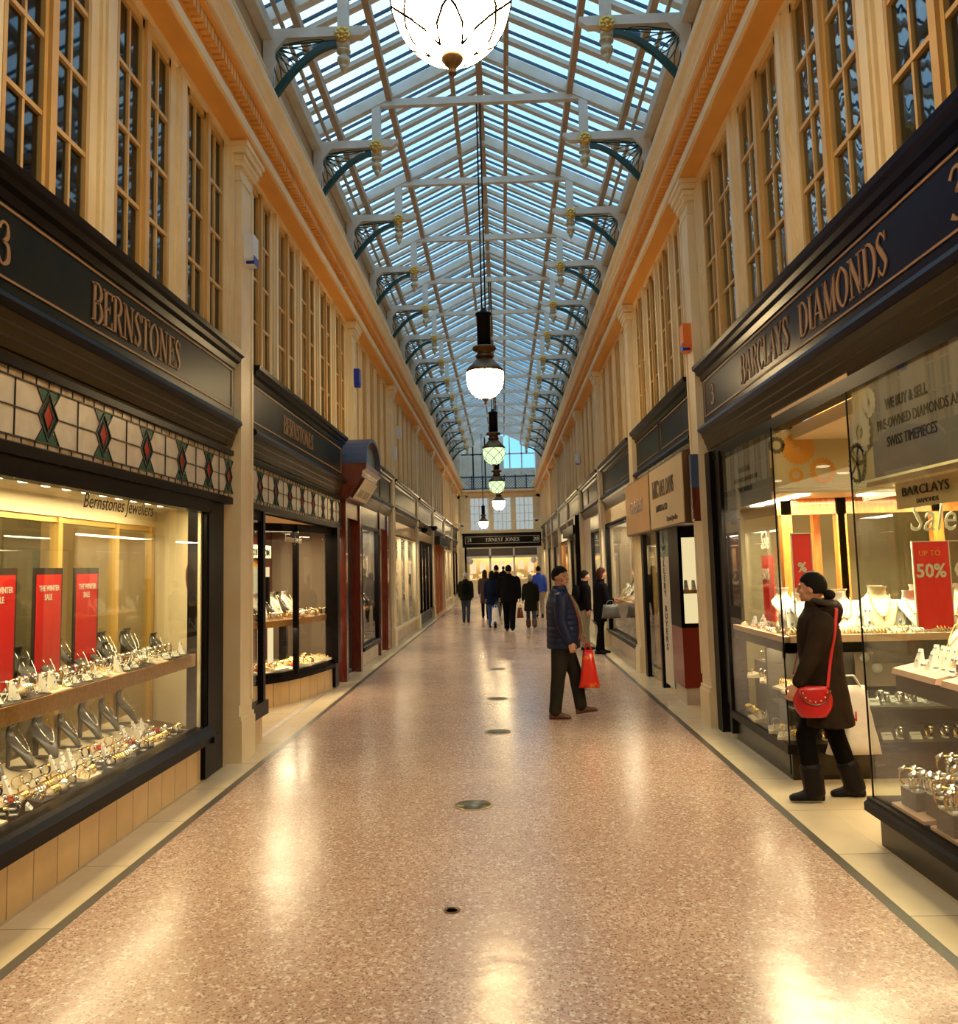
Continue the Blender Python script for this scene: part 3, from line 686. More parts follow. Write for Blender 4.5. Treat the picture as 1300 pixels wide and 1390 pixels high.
def p_wedge(mat, gem):
    t = proto_root('earring_stand', 'stand'); b = OMB()
    b.add([(.03,-.02,0),(.03,.02,0),(-.02,.02,0),(-.02,-.02,0),(-.012,-.014,.10),(-.012,.014,.10),(-.02,.014,.10),(-.02,-.014,.10)], [(0,1,2,3),(0,1,5,4),(1,2,6,5),(2,3,7,6),(3,0,4,7),(4,5,6,7)])
    b.build('board', mat, t); b = OMB(); b.smooth = True
    for y in (-.008, .008): b.ell((-.002, y, .082), (.004,.004,.005), 6, 4)
    b.ell((.016, 0, .04), (.004,.006,.008), 6, 4); b.build('earrings', gem, t); return t
def p_card():
    t = proto_root('price_card', 'card'); b = OMB(); b.add([(.03,-.03,0),(.03,.03,0),(0,.03,.035),(0,-.03,.035),(0,-.03,0),(0,.03,0)], [(0,1,2,3),(0,3,4),(1,5,2),(2,5,4,3),(0,4,5,1)])
    b.build('card', M['paper'], t); b = OMB(); b.box(.012,.016,-.02,.02,.022,.024); b.build('print', M['ink'], t); return t
def p_cushion():
    t = proto_root('velvet_cushion', 'cushion'); b = OMB(); b.smooth = True; b.ell((0,0,.018), (.045,.04,.018), 14, 8); b.build('pad', M['redlight'], t)
    b = OMB(); b.smooth = True; b.tube([(.028*cos(a), .024*sin(a), .038) for a in [2*pi*q/14 for q in range(15)]], .003, 5); b.build('bracelet', M['gold2'], t); return t
def p_bangle(mat):
    t = proto_root('bangle_stand', 'bangle stand'); b = OMB(); b.smooth = True
    b.ell((0,0,.03), (.03,.055,.03), 12, 8); b.build('cushion', M['bustcream'], t); r0 = None
    for y in (-.032, -.011, .011, .032):
        if r0 is None:
            b = OMB(); b.smooth = True; b.tube([(.032*cos(a), 0, .03+.034*sin(a)) for a in [pi*q/10 for q in range(11)]], .0045, 6); r0 = b.build('bangle', mat, t); r0.location.y = y
        else: c = r0.copy(); col.objects.link(c); c.parent = t; c.location.y = y
    return t
USED = set()
def put(p, x, y, z, s, label, group, jit=.15, scale=None, rz=None):
    r = (0 if s < 0 else pi) + R.uniform(-jit, jit) if rz is None else rz
    if p.name not in USED:
        USED.add(p.name); KD[p.name] = list(p.children)
        p.location = (x,y,z); p.rotation_euler = (0,0,r); p['label'] = label; p['group'] = group
        if scale: p.scale = (scale,)*3
        return p
    return copy_tree(p, (x,y,z), r, label, group, scale=scale)
def fresh(p):   # a spare source that is never shown by itself
    return p
P = dict(bustk=p_bust(M['bust'], M['silver']), bustc=p_bust(M['bustcream'], M['gold2'], k=1.25), bustw=p_bust(M['bustwhite'], M['gold2']),
  wg=p_watch(M['gold2'], M['silver']), ws=p_watch(M['silver'], M['silver']), wk=p_watch(M['iron'], M['gold2']),
  tk=p_tray(M['tray'], M['silver']), tc=p_tray(M['traycream'], M['gold2']), tp=p_tray(M['traypink'], M['silver']),
  wedge=p_wedge(M['bustwhite'], M['gem']), card=p_card(), cush=p_cushion(), bang=p_bangle(M['gold2']), bangs=p_bangle(M['silver']))

# ------------------------------------------------------------------ left: first shop
t = shopfront(-1, 1.0, 7.80, 'black and gold left shopfront lettered BERNSTONES with buff tiled base, nearest on left', [('BERNSTONES', 5.0, 1.44, .235), ('53', 3.90, .24, .22)], boards=1)
t.location  # root stays at the wall foot
stained(t, -1, 1.0, 7.78, [4.59-.655*k for k in range(1,5)]+[4.59, 5.245, 5.90, 6.56, 7.17, 7.70])
frame(t, -1, 1.0, 7.24, .44, 2.22, [7.22, 1.0], M['black'], head=.09)
b = MB(); b.box(-2.62, -2.46, 7.16, 7.28, .02, 2.32); b.box(-2.60, -2.48, 7.28, 7.66, .01, 2.32); b.box(-2.56,-2.40,7.20,7.34,.30,.36); b.build('end_post', M['black'], t)
b = MB(); b.box(-2.62, -2.50, 1.0, 7.22, 0, .30); b.build('stallriser', M['tilewall'], t)
text('window_lettering', 'Bernstones Jewellers', .13, (-2.463, 5.02, 2.09), 'L', M['ink'], t, shear=.35, sx=.93, th=.0008)
# the display case behind the glass
t = thing('display_case', (-2.8, 4.2, .30), 'oak edged jewellery display case inside the nearest left window', 'display case')
b = MB(); b.box(-3.10, -2.51, 1.0, 7.12, .38, .43); b.ext([(-2.55,.43),(-2.80,.43),(-3.08,.56),(-3.08,.43)], 'y', 1.0, 7.1); b.build('base_board', M['traycream'], t)
b = MB(); b.box(-3.05, -2.56, 1.0, 7.14, .965, 1.02); b.box(-2.575, -2.54, 1.0, 7.14, .935, 1.03); b.build('shelf', M['wood'], t)
b = MB(); b.add([(-2.50,7.13,.43),(-3.08,7.62,.43),(-3.08,7.62,2.34),(-2.50,7.13,2.34),(-2.50,7.16,.43),(-3.08,7.66,.43),(-3.08,7.66,2.34),(-2.50,7.16,2.34)],[(0,1,2,3),(4,5,6,7),(0,4,7,3),(1,5,6,2),(0,1,5,4),(3,2,6,7)]); b.build('end_panel', M['creamwall'], t)
b = MB(); b.box(-3.12, -2.50, 1.0, 7.5, 2.235, 2.30); b.box(-3.14,-3.06,1.0,7.6,2.10,2.24); b.build('soffit', M['creamwall'], t)
b = MB()
for y in (2.2, 3.1, 4.05, 4.93, 5.02, 5.95, 6.85, 7.55): b.box(-3.13, -3.07, y-.028, y+.028, .43, 2.12)
b.box(-3.13,-3.08,1.0,7.6,2.06,2.12); b.box(-3.13,-3.08,1.0,7.6,.93,1.0)
b.build('sliding_door_frame', M['goldframe'], t)
b = MB(); b.box(-3.105, -3.10, 1.0, 7.6, .43, 2.08); b.build('sliding_door_glass', M['glass'], t)
b = MB(); b.smooth = True; b.lathe([(.001,0),(.10,0),(.10,.004),(.001,.004)], (-2.62, 7.225, 1.66), 26, 'y'); oo = b.build('oval_sticker', M['redpanel'], t)
for v in oo.data.vertices:
    wx = v.co.x + ORG[t.name][0]; v.co.x = -2.62 + (wx+2.62)*.55 - ORG[t.name][0]; v.co.z = (v.co.z - (1.66-.30))*1.25 + 1.36 - .0
    v.co.y = 7.222 - ORG[t.name][1] + (-2.62 - (v.co.x+ORG[t.name][0]))*.845 - (.004 if v.co.y + ORG[t.name][1] < 7.227 else 0)
# red posters
for k, (y, lab) in enumerate([(3.75, 'red winter sale poster in black frame, leftmost at the edge of the photo'), (4.78, 'red winter sale poster in black frame, second from left in the near left window'), (5.30, 'red winter sale poster in black frame, third from left in the near left window'), (5.79, 'red winter sale poster in black frame, nearest the cream end panel in the left window')]):
    x = -2.80 if k else -2.74; w = .145
    t = thing('sale_poster', (x, y, 1.02), lab, 'poster', 'red sale posters in the left window')
    b = MB(); b.box(x-.015, x, y-w-.02, y+w+.02, 1.02, 1.74); b.build('frame', M['tray'], t)
    b = MB(); b.box(x, x+.003, y-w, y+w, 1.04, 1.70); b.build('print', M['red'], t)
    text('lettering', 'THE WINTER', .048, (x+.004, y-.12, 1.60), 'L', M['paper'], t, sx=.85, th=.0006, bold=.001)
    text('lettering', 'SALE', .05, (x+.004, y-.055, 1.545), 'L', M['paper'], t, sx=.85, th=.0006, bold=.001)
b = MB()
G1 = 'upper shelf, nearest left window'; G2 = 'lower board, nearest left window'
y = 3.3; k = 0
while y < 6.9:
    put(P['bustk'], -2.93+R.uniform(-.04,.05), y, 1.02, -1, 'charcoal necklace bust on the ' + G1, 'charcoal busts on the ' + G1, .25, scale=1.0+.12*R.random())
    if R.random() < .6: put(P['bustk'], -2.80, y+.1, 1.02, -1, 'charcoal necklace bust on the ' + G1, 'charcoal busts on the ' + G1, .25, scale=.85)
    y += .21
y = 3.3; k = 0
while y < 7.0:
    q = ['tk','tc','tk'][k%3]
    lab = {'tk': 'black sloping tray of silver rings on the ', 'tc': 'cream sloping tray of gold rings on the '}[q] + G1
    put(P[q], -2.64, y, 1.02, -1, lab, lab[:24] + 's on the ' + G1 if 0 else lab.replace('tray', 'trays'), .04)
    y += .245; k += 1
def scatter(y0, y1, xs, zf, s, kinds, G, pitch=.085, jx=.012):
    for x in xs:
        y = y0 + R.uniform(0, .05)
        while y < y1:
            q = R.choice(kinds); names = {'wg':'gold wristwatch curled on its stand, ', 'ws':'steel wristwatch curled on its stand, ', 'wk':'black strap wristwatch curled on its stand, ', 'wedge':'small white earring stand, ', 'card':'folded white price card, ', 'cush':'red velvet cushion with gold bracelet, ', 'bang':'cream pad with gold bangles, ', 'bangs':'cream pad with silver bangles, '}
            lab = names[q] + G
            put(P[q], x+R.uniform(-jx,jx), y, zf(x), s, lab, names[q].rstrip(', ') + 's, ' + G, .35)
            y += pitch*(1.25 if q in ('cush','bang','bangs') else 1)*R.uniform(.9,1.25)
scatter(3.5, 6.98, (-2.74,-2.80), lambda x: 1.02, -1, ['wg','ws','wedge','wedge','card','cush'], G1, .085)
scatter(3.6, 6.98, (-2.60,), lambda x: 1.045, -1, ['card','bangs','wedge','card'], G1, .13)
y = 3.5
while y < 7.0:
    put(P['ws' if R.random() < .6 else 'wg'], -2.685, y, 1.065, -1, 'wristwatch standing at the back of a tray on the ' + G1, 'watches behind the trays on the ' + G1, .4); y += .095
zf2 = lambda x: .432 if x > -2.8 else .432 + (-2.8-x)*.47
y = 3.3
while y < 7.0:
    put(P['bustk'], -3.0, y, .53, -1, 'charcoal necklace bust at the back of the ' + G2, 'charcoal busts on the ' + G2, .25, scale=1.0+.25*R.random()); y += .30 if y > 4.6 else .24
scatter(3.4, 7.0, (-2.62, -2.70), zf2, -1, ['wg','ws','wk','bang','bangs','card'], G2, .105)
scatter(3.4, 7.0, (-2.79, -2.87), zf2, -1, ['wg','ws','wk','cush','wedge','ws'], G2, .10)
y = 3.4; k = 0
while y < 6.6:
    q = ['tc','tk'][k%2]; lab = ({'tk':'black','tc':'cream'}[q]) + ' sloping ring tray beside the glass on the ' + G2
    put(P[q], -2.645, y, .433, -1, lab, lab.replace('tray', 'trays'), .04, scale=.8); y += .52; k += 1
# shop room behind: lit ceiling spots
def room(s, y0, y1, name, mat, back=2.6, spots=6, power=60, seed=1):
    rr = random.Random(seed); X = lambda d: XW(s, d)
    b = MB(); b.box(X(-back), X(-back-.06), y0, y1, 0, 2.62); b.box(X(-.16), X(-back), y1-.02, y1+.04, 0, 2.62); b.box(X(-.16), X(-back), y0-.04, y0+.02, 0, 2.62)
    struct(b.build('wall_' + name, mat))
    for k in range(spots):
        y = y0 + (y1-y0)*(k+.5)/spots
        b = MB(); b.smooth = True; b.lathe([(.001,-.012),(.055,-.012),(.07,0),(.001,0)], (X(-1.15-.5*(k%2)), y, 2.62), 14); o = b.build('downlight', M['spot'], org=(X(-1.15-.5*(k%2)), y, 2.62)); tag(o, 'round ceiling spotlight glowing inside the shop room, ' + name.replace('_', ' '), 'downlight', 'ceiling spots, ' + name.replace('_', ' '))
    plight('room_light', (X(-1.6), (y0+y1)/2, 2.5), power, (1,.78,.45), 1.2, 'AREA', (0,0,0), y1-y0-.5)
def caselight(s, y0, y1, power, d=-.25, z=2.2, w=.25, c=(1,.80,.48), tilt=0):
    plight('display_light', (XW(s,d), (y0+y1)/2, z), power, c, w, 'AREA', (0, tilt, 0), y1-y0)
room(-1, .8, 8.2, 'behind_near_left_window', M['interior'], spots=8, power=70)
b = MB(); b.box(-4.6,-4.5,3.2,4.2,0,2.1); b.box(-4.9,-4.8,5.0,5.6,0,2.3); b.box(-4.2,-4.1,7.0,7.6,0,2.4); tag(b.build('shop_cabinet', M['olive'], org=(-4.5,5,0)), 'dim olive cabinets standing in the room behind the near left window', 'cabinet')
caselight(-1, 1.2, 7.0, 135, z=2.22, c=(1,.77,.40)); caselight(-1, 1.2, 7.0, 34, d=-.15, z=.93, w=.12)
for k in range(14):
    y = 3.6 + k*.25
    b = MB(); b.smooth = True; b.lathe([(.001,-.01),(.03,-.01),(.038,0),(.001,0)], (-2.72, y, 2.235), 12); o = b.build('display_spot', M['spot'], org=(-2.72, y, 2.235)); tag(o, 'small recessed spotlight over the nearest left window display', 'spotlight', 'spotlights over the left display')

# ------------------------------------------------------------------ left: second shop with the curved window
t = shopfront(-1, 8.28, 13.15, 'dark shopfront lettered BERNSTONES with curved window, second on left', [('BERNSTONES', 9.55, 1.55, .20)])
stained(t, -1, 8.30, 13.12, [8.72+.62*k for k in range(8)])
BZ0, BZ1 = .42, 2.20
# angled bay: plan points from the lobby side round to the far post
plan = [(-3.22, 10.55), (-3.02, 10.83), (-2.84, 11.06), (-2.72, 11.35), (-2.62, 11.72), (-2.53, 12.15), (-2.48, 12.60)]
def band(mb, pts, z0, z1, t0, t1=None):
    n = len(pts); t1 = t0 if t1 is None else t1; A = []; B = []
    for i, p in enumerate(pts):
        a = pts[max(i-1,0)]; c = pts[min(i+1,n-1)]; d = Vector((c[0]-a[0], c[1]-a[1], 0)).normalized(); nn = Vector((d.y, -d.x, 0))
        A.append((p[0]+nn.x*t0, p[1]+nn.y*t0)); B.append((p[0]-nn.x*.05, p[1]-nn.y*.05))
    rings = [[(A[i][0],A[i][1],z0),(A[i][0],A[i][1],z1),(B[i][0],B[i][1],z1),(B[i][0],B[i][1],z0)] for i in range(n)]
    mb.loft(rings)
b = MB(); band(b, plan, .0, .30, 0); b.build('stallriser', M['tilewall'], t)
b = MB(); band(b, plan, .30, .36, .04); band(b, plan, .36, .42, .02); b.build('sill', M['black'], t)
b = MB(); band(b, plan, BZ1, 2.30, .02); b.build('window_head', M['black'], t)
b = MB()
for p, w in ((plan[0], .04), (plan[3], .035), (plan[6], .09)): b.box(p[0]-w, p[0]+w, p[1]-w, p[1]+w, .36, 2.3)
b.box(-2.56,-2.44,12.55,12.82,.02,2.34); b.build('window_frame', M['black'], t)
b = MB(); n = len(plan); b.add([(p[0],p[1],z) for z in (BZ0,BZ1) for p in plan], [(i,i+1,n+i+1,n+i) for i in range(n-1)]); b.build('glass_pane', M['glass'], t)
# near lobby pane (edge on beside the pilaster)
b = MB(); b.box(-2.50,-2.44,8.80,8.88,.30,2.3); b.box(-2.52,-2.42,8.28,8.92,.26,.40); b.box(-2.52,-2.46,8.28,8.90,2.2,2.34); b.build('lobby_frame', M['black'], t)
b = MB(); b.box(-2.53,-2.47,8.28,8.86,0,.28); b.build('lobby_base', M['tilewall'], t)
b = MB(); b.box(-2.484,-2.478,8.28,8.82,.4,2.2); b.build('lobby_glass', M['glass'], t)
b = MB(); b.box(-3.9,-2.5,8.3,13.1,2.30,2.36); b.build('lobby_ceiling', M['peach'], t)
text('window_lettering', 'Bernstones Jewellers', .13, (-2.60, 10.3, 2.04), 'L', M['paper'], t, shear=.35, sx=.8, th=.0006)
t = thing('display_case', (-2.95, 11.7, .36), 'curved oak shelf display case inside the second left window', 'display case')
inner = [(-3.5,10.75)] + [(p[0]-.06, p[1]+.04) for p in plan[1:]] + [(-3.5,12.62)]
b = MB(); b.ext(inner, 'z', .38, .425); b.build('base_board', M['traycream'], t)
b = MB(); b.ext(inner, 'z', .98, 1.06); b.build('shelf', M['wood'], t)
b = MB(); b.box(-3.56,-3.5,10.7,13.1,.4,2.3); b.build('back_panel', M['mahog'], t)
b = MB()
for y, z0, z1 in ((11.5,1.06,1.75),(12.0,1.06,1.75),(11.7,.43,.93),(12.2,.43,.93)): b.box(-3.3,-3.27,y-.1,y+.1,z0,z1)
b.build('lit_display_panel', M['lit'], t)
b = MB(); b.box(-3.40,-3.38,11.0,12.6,1.88,2.06); b.build('brand_strip', M['screen'], t)
text('lettering', 'MICHAEL KORS...', .12, (-3.375, 12.5, 1.92), 'L', M['ink'], t, sx=-1.2, th=.001, bold=.003)
G3 = 'curved second left window'
ii = MB(); ii.box(-3.49,-3.47,11.1,12.5,1.35,1.85); ii.build('orange_poster', M['gearor'], t)
ii = MB(); ii.box(-3.10,-3.0,11.95,12.05,.43,.98); ii.box(-3.2,-3.1,11.42,11.5,1.06,1.62); ii.build('pillar', M['black'], t)
for q in range(5):
    put(P['bustk' if q % 2 else 'bustw'], -3.18+.03*q, 11.2+.26*q, 1.06, -1, 'necklace bust at the back of the oak shelf, ' + G3, 'busts on the oak shelf, ' + G3, .5, scale=1.5)
for zz in (1.06, .425):
    for k in range(64):
        i = R.randrange(1, 6); f = R.random(); p = plan[i]; q = plan[i+1] if i < 6 else plan[i]
        x = p[0]+(q[0]-p[0])*f - R.uniform(.10,.42); y = p[1]+(q[1]-p[1])*f + .05
        kk = R.choice(['wg','ws','bang','wk','bangs'] if zz > 1 else ['wg','card','cush','bang','tc'])
        nm = dict(wg='gold wristwatch', ws='steel wristwatch', bang='gold bangle pad', wk='black wristwatch', bangs='silver bangle pad', card='white price card', cush='red velvet cushion', tc='cream ring tray')[kk]
        lv = 'on the oak shelf of the ' if zz > 1 else 'on the lower board of the '
        put(P[kk], x, min(y,12.55), zz, -1, nm + ' ' + lv + G3, nm + 's ' + lv + G3, .6, scale=1.35)
plight('display_light', (-3.0, 11.7, 2.2), 55, (1,.80,.5), .7, 'AREA', (0,0,0), 1.7); plight('display_light', (-2.85, 11.7, .95), 22, (1,.8,.5), .3, 'AREA', (0,0,0), 1.2)
plight('lobby_light', (-3.2, 9.7, 2.25), 16, (1,.75,.45), .4, 'AREA', (0,0,0), 1.0)
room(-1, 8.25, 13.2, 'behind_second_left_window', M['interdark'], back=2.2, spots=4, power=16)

# ------------------------------------------------------------------ left: pedimented doorway
t = thing('door_hood', (-2.45, 13.98, 2.6), 'dark red arched door hood with skylit blue top over the left doorway', 'door hood')
ya, yb = 13.22, 14.74; ymid = (ya+yb)/2
arch = [(ya,3.32)] + [(ymid-(ymid-ya)*cos(pi*i/12), 3.32+.42*sin(pi*i/12)) for i in range(13)] + [(yb,3.32)]
b = MB(); b.ext(arch, 'x', -2.52, -2.13); b.build('hood_body', M['mahog'], t)
b = MB(); 
for i in range(12):
    p, q = arch[i+1], arch[i+2]
    b.add([(-2.55,p[0],p[1]+.0),(-2.55,q[0],q[1]),(-2.06,q[0],q[1]),(-2.06,p[0],p[1]),(-2.55,p[0],p[1]+.05),(-2.55,q[0],q[1]+.05),(-2.06,q[0],q[1]+.05),(-2.06,p[0],p[1]+.05)],[(0,1,2,3),(4,5,6,7),(0,1,5,4),(1,2,6,5),(2,3,7,6),(3,0,4,7)])
b.build('skylit_top', M['slateblue'], t)  # blue skylight on the hood's top is put into its colour
b = MB(); b.ext([(-2.52,3.32),(-2.06,3.32),(-2.06,3.24),(-2.12,3.20),(-2.14,3.12),(-2.34,2.78),(-2.52,2.74)], 'y', ya-.04, yb+.04); b.build('cove', M['mahog'], t)
b = MB(); b.add([(-2.115,ya+.1,3.09),(-2.115,yb-.1,3.09),(-2.315,yb-.1,2.79),(-2.315,ya+.1,2.79)],[(0,1,2,3)]); o = b.build('name_board', M['gearwh'], t)
for v in o.data.vertices: v.co.x += .012
b = MB(); inner2 = [(ya+.22,3.36)] + [(ymid-(ymid-ya-.22)*cos(pi*i/10), 3.36+.27*sin(pi*i/10)) for i in range(11)] + [(yb-.22,3.36)]
b.ext(inner2, 'x', -2.13, -2.115); b.build('tympanum', M['shutter'], t)
def tilted(p):   # letters lying on the sloped name board
    return lambda u, v, tt: (-2.285 + v*.555 + .018, ya+.22+u, 2.84 + v*.83)
b = MB(); serif(b, 'ARCADE', .12, 1.05, tilted(0)); b.build('lettering', M['mahog'], t)
t = thing('doorway', (-2.6, 14.0, 0), 'dark mahogany doorway with panelled door under the arched hood', 'doorway')
b = MB(); b.box(-2.56,-2.40,13.24,13.40,0,2.76); b.box(-2.56,-2.40,14.56,14.72,0,2.76); b.box(-2.56,-2.42,13.4,14.56,2.5,2.76); b.build('door_surround', M['mahog'], t)
b = MB(); b.box(-2.86,-2.80,13.4,14.56,0,2.5); b.box(-2.8,-2.78,13.5,14.46,.2,1.0); b.box(-2.8,-2.78,13.5,14.46,1.15,2.3); b.build('door', M['mahog'], t)
b = MB(); b.smooth = True; b.ell((-2.76,13.62,1.05),(.03,.03,.03)); b.build('door_knob', M['brass'], t)
b = MB(); b.box(-2.84,-2.56,13.4,14.56,.001,.03); b.build('step', M['slateblue'], t)

# ------------------------------------------------------------------ generic shops further along
def goods(s, y0, y1, place, step=.17, z=.98):
    y = y0
    while y < y1:
        kk = R.choice(['bustk','bustw','wedge','tc','bang','wg']); nm = dict(bustk='charcoal necklace bust', bustw='white necklace bust', wedge='white earring stand', tc='cream ring tray', bang='gold bangle pad', wg='gold wristwatch')[kk]
        put(P[kk], XW(s,-.24-R.random()*.15), y, z, s, nm + ' on the ' + place, nm + 's on the ' + place, .4, scale=1.25); y += step
def plain_shop(s, y0, y1, label, place, posts, mat='cream', sill_z=.35, z1=2.45, back='interior', power=22, letters=None, color='fascia', shelf=True, goodsn=True, base='kerb', c=(1,.82,.55), transom=False):
    t = shopfront(s, y0, y1, label, letters, color=color)
    X = lambda d: XW(s, d)
    if transom:
        b = MB(); b.box(X(-.06), X(-.02), y0, y1, 2.5, 2.78); b.build('transom_panel', M['lit'] if transom == 'lit' else M[transom], t)
        b = MB(); b.box(X(-.08), X(0), y0, y1, 2.44, 2.5); b.build('transom_rail', M[mat], t)
    else:
        b = MB(); b.box(X(-.12), X(-.01), y0, y1, z1, 2.79); b.build('header', M['shutter'], t)
    frame(t, s, y0, y1, sill_z, z1, posts, M[mat], sill=.08, head=.02)
    b = MB(); b.box(X(-.12), X(-.04), y0, y1, 0, sill_z-.08); b.build('stallriser', M[base], t)
    t2 = thing('display_case', (X(-.4), (y0+y1)/2, sill_z-.1), 'shelved window display case, ' + place, 'display case')
    b = MB(); b.box(X(-.06), X(-.75), y0, y1, sill_z-.06, sill_z-.01); b.build('base_board', M['traycream'], t2)
    if shelf: b = MB(); b.box(X(-.10), X(-.6), y0+.05, y1-.05, .93, .975); b.build('shelf', M['wood'], t2)
    b = MB(); b.box(X(-.75), X(-.80), y0, y1, sill_z-.06, 2.5); b.box(X(-.06), X(-.8), y0-.03, y0+.01, 0, 2.6); b.box(X(-.06), X(-.8), y1-.01, y1+.03, 0, 2.6); b.build('back_panel', M[back if back != 'interior' else ['olive','gbox','mahog','interdark','gbox'][int(y0*1.3)%5]], t2)
    b = MB(); b.box(X(-.06), X(-.8), y0, y1, 2.46, 2.5); b.build('soffit', M['creamwall'], t2)
    n = max(2, int((y1-y0)/.9)); r_ = random.Random(int(y0*10))
    b = MB()
    for k in range(n):
        y = y0+(y1-y0)*(k+.5)/n; b.box(X(-.735), X(-.75), y-.18, y+.18, 1.25+.2*r_.random(), 1.9+.2*r_.random())
    b.build('picture_panel', M[r_.choice(['screen','red','lit','signtan'])], t2)
    if goodsn:
        goods(s, y0+.15, y1-.1, 'shelf of the ' + place, .17 if y0 < 26 else .3); goods(s, y0+.15, y1-.1, 'base of the ' + place, .2 if y0 < 26 else .34, sill_z)
    caselight(s, y0+.15, y1-.15, power*2.2, d=-.35, z=2.43, w=.4, c=c); 
    return t
plain_shop(-1, 15.1, 17.15, 'dark green left shopfront with tall display window just past the arched doorway', 'third left window past the doorway', [15.12, 17.1], mat='iron', power=38, c=(1,.85,.6))
t = shopfront(-1, 17.2, 18.92, 'dark shop entrance bay with brown posts before the third left pilaster', None)
b = MB(); b.box(-2.56,-2.44,17.2,17.32,0,2.8); b.box(-2.56,-2.44,18.3,18.9,0,2.8); b.box(-2.56,-2.46,17.2,18.9,2.5,2.8); b.build('door_frame', M['mahog'], t)
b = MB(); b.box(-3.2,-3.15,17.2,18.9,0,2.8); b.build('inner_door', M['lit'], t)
plain_shop(-1, 19.38, 24.42, 'green fascia shopfront with pale frames and gold lit transom, fourth on left', 'fourth left window with pale frames', [19.4,20.9,22.4,24.4], mat='cream', power=70, transom='goldframe', c=(1,.88,.66))
plain_shop(-1, 24.9, 29.92, 'dark framed left shopfront between the fourth and fifth pilasters', 'fifth left window with black frames', [24.92,26.3,27.4,28.5,29.9], mat='iron', power=60, transom='goldframe', base='iron')
t = shopfront(-1, 30.4, 35.4, 'left shopfront with tall varnished mahogany doors near the end wall', None)
for k in range(6):
    y = 30.45+.82*k; b = MB(); b.box(-2.5,-2.44,y,y+.10,0,2.5); b.box(-2.56,-2.5,y+.1,y+.82,0,2.5); b.box(-2.5,-2.48,y+.2,y+.72,.2,.9); b.box(-2.5,-2.48,y+.2,y+.72,1.1,2.3); b.build('door_leaf', M['orangewood'], t)
b = MB(); b.box(-2.5,-2.2,30.4,35.4,2.5,2.8); b.build('shutter_hood', M['shutter'], t)
plain_shop(-1, 35.9, 40.9, 'dark left shopfront just past the mahogany doors', 'left window past the mahogany doors', [35.9,38.4,40.9], mat='cream', power=50)
plain_shop(-1, 41.4, 46.4, 'last dark left shopfront before the end wall', 'last left window before the end wall', [41.4,43.9,46.4], mat='iron', power=50)

# ------------------------------------------------------------------ right: first shop (two windows either side of an entrance)
def gear(mb, c, r, n, place, hole=.18, th=.001, spokes=0, ringw=None):
    k = n*4; outer = []
    for i in range(k):
        a = 2*pi*i/k; q = r if (i % 4) in (0, 1) else r*.90; outer.append((c[0]+q*cos(a), c[1]+q*sin(a)))
    ri = r*hole if ringw is None else r*(1-ringw)
    inn = [(c[0]+ri*cos(2*pi*i/k), c[1]+ri*sin(2*pi*i/k)) for i in range(k)]
    V = [place(*p, th) for p in outer+inn]; mb.add(V, [(i,(i+1)%k,k+(i+1)%k,k+i) for i in range(k)])
    for j in range(spokes):
        a = 2*pi*j/spokes; w = r*.09; dx, dy = cos(a), sin(a)
        mb.add([place(c[0]+dy*w, c[1]-dx*w, th), place(c[0]-dy*w, c[1]+dx*w, th), place(c[0]-dy*w+dx*ri*1.02, c[1]+dx*w+dy*ri*1.02, th), place(c[0]+dy*w+dx*ri*1.02, c[1]-dx*w+dy*ri*1.02, th)], [(0,1,2,3)])
t = shopfront(1, 2.9, 8.98, 'navy right shopfront lettered BARCLAYS DIAMONDS with two windows beside its entrance', [('BARCLAYS', 7.53, 1.30, .245), ('DIAMONDS', 6.02, 1.42, .245), ('3', 3.95, .16, .25), ('3', 8.62, .14, .2)], color='navy')
b = MB(); b.box(2.15, 2.26, 2.9, 8.98, 2.70, 2.79); b.build('window_head', M['black'], t)
b = MB(); b.box(2.13, 2.30, 8.46, 8.54, .05, 2.75); b.box(2.12, 2.35, 8.80, 8.99, 0, 2.79); b.box(2.16, 2.20, 8.54, 8.80, .3, 2.75); b.build('end_post', M['iron'], t)
b = MB(); b.box(2.16, 2.9, 5.34, 6.85, 2.79, 2.83); b.box(2.2, 4.2, 5.2, 7.0, 2.83, 2.87); b.build('lobby_ceiling', M['peach'], t)
b = MB(); b.box(2.155, 4.1, 6.83, 6.87, 2.71, 2.76); b.build('lobby_transom_bar', M['iron'], t)
def wincase(y0, y1, nm, lab):
    c = thing('display_window', (2.15, (y0+y1)/2, 0), lab, 'shop window'); return c
# near window
c1 = wincase(2.9, 5.34, '', 'near right shop window with frameless glass corner and dark bronze plinth')
b = MB(); b.box(2.17, 3.1, 2.9, 5.32, 0, .19); b.build('plinth', M['bronzepl'] if 'bronzepl' in M else M['shutter'], c1)
b = MB(); b.ext([(2.10,.19),(2.10,.235),(2.12,.25),(2.12,.27),(3.12,.27),(3.12,.19)], 'y', 2.9, 5.37); b.build('sill', M['black'], c1)
b = MB(); b.box(2.148, 2.156, 2.9, 5.34, .27, 2.70); b.box(2.156, 3.05, 5.332, 5.34, .27, 2.70); b.build('glass_pane', M['glass'], c1)
b = MB(); b.box(2.143, 2.150, 5.334, 5.346, .27, 2.70); b.build('corner_seam', M['iron'], c1)
b = MB(); b.box(2.17, 2.172, 3.2, 5.06, 2.135, 2.69); b.build('grey_film', M['greyposter'], c1)
for txt, z, sz, bo, y in (('WE BUY & SELL', 2.50, .082, .003, 4.86), ('PRE-OWNED DIAMONDS AND', 2.395, .082, 0, 4.98), ('SWISS TIMEPIECES', 2.29, .082, 0, 4.87)):
    text('film_lettering', txt, sz, (2.168, y, z), 'R', M['ink'], c1, sx=.86, bold=bo)
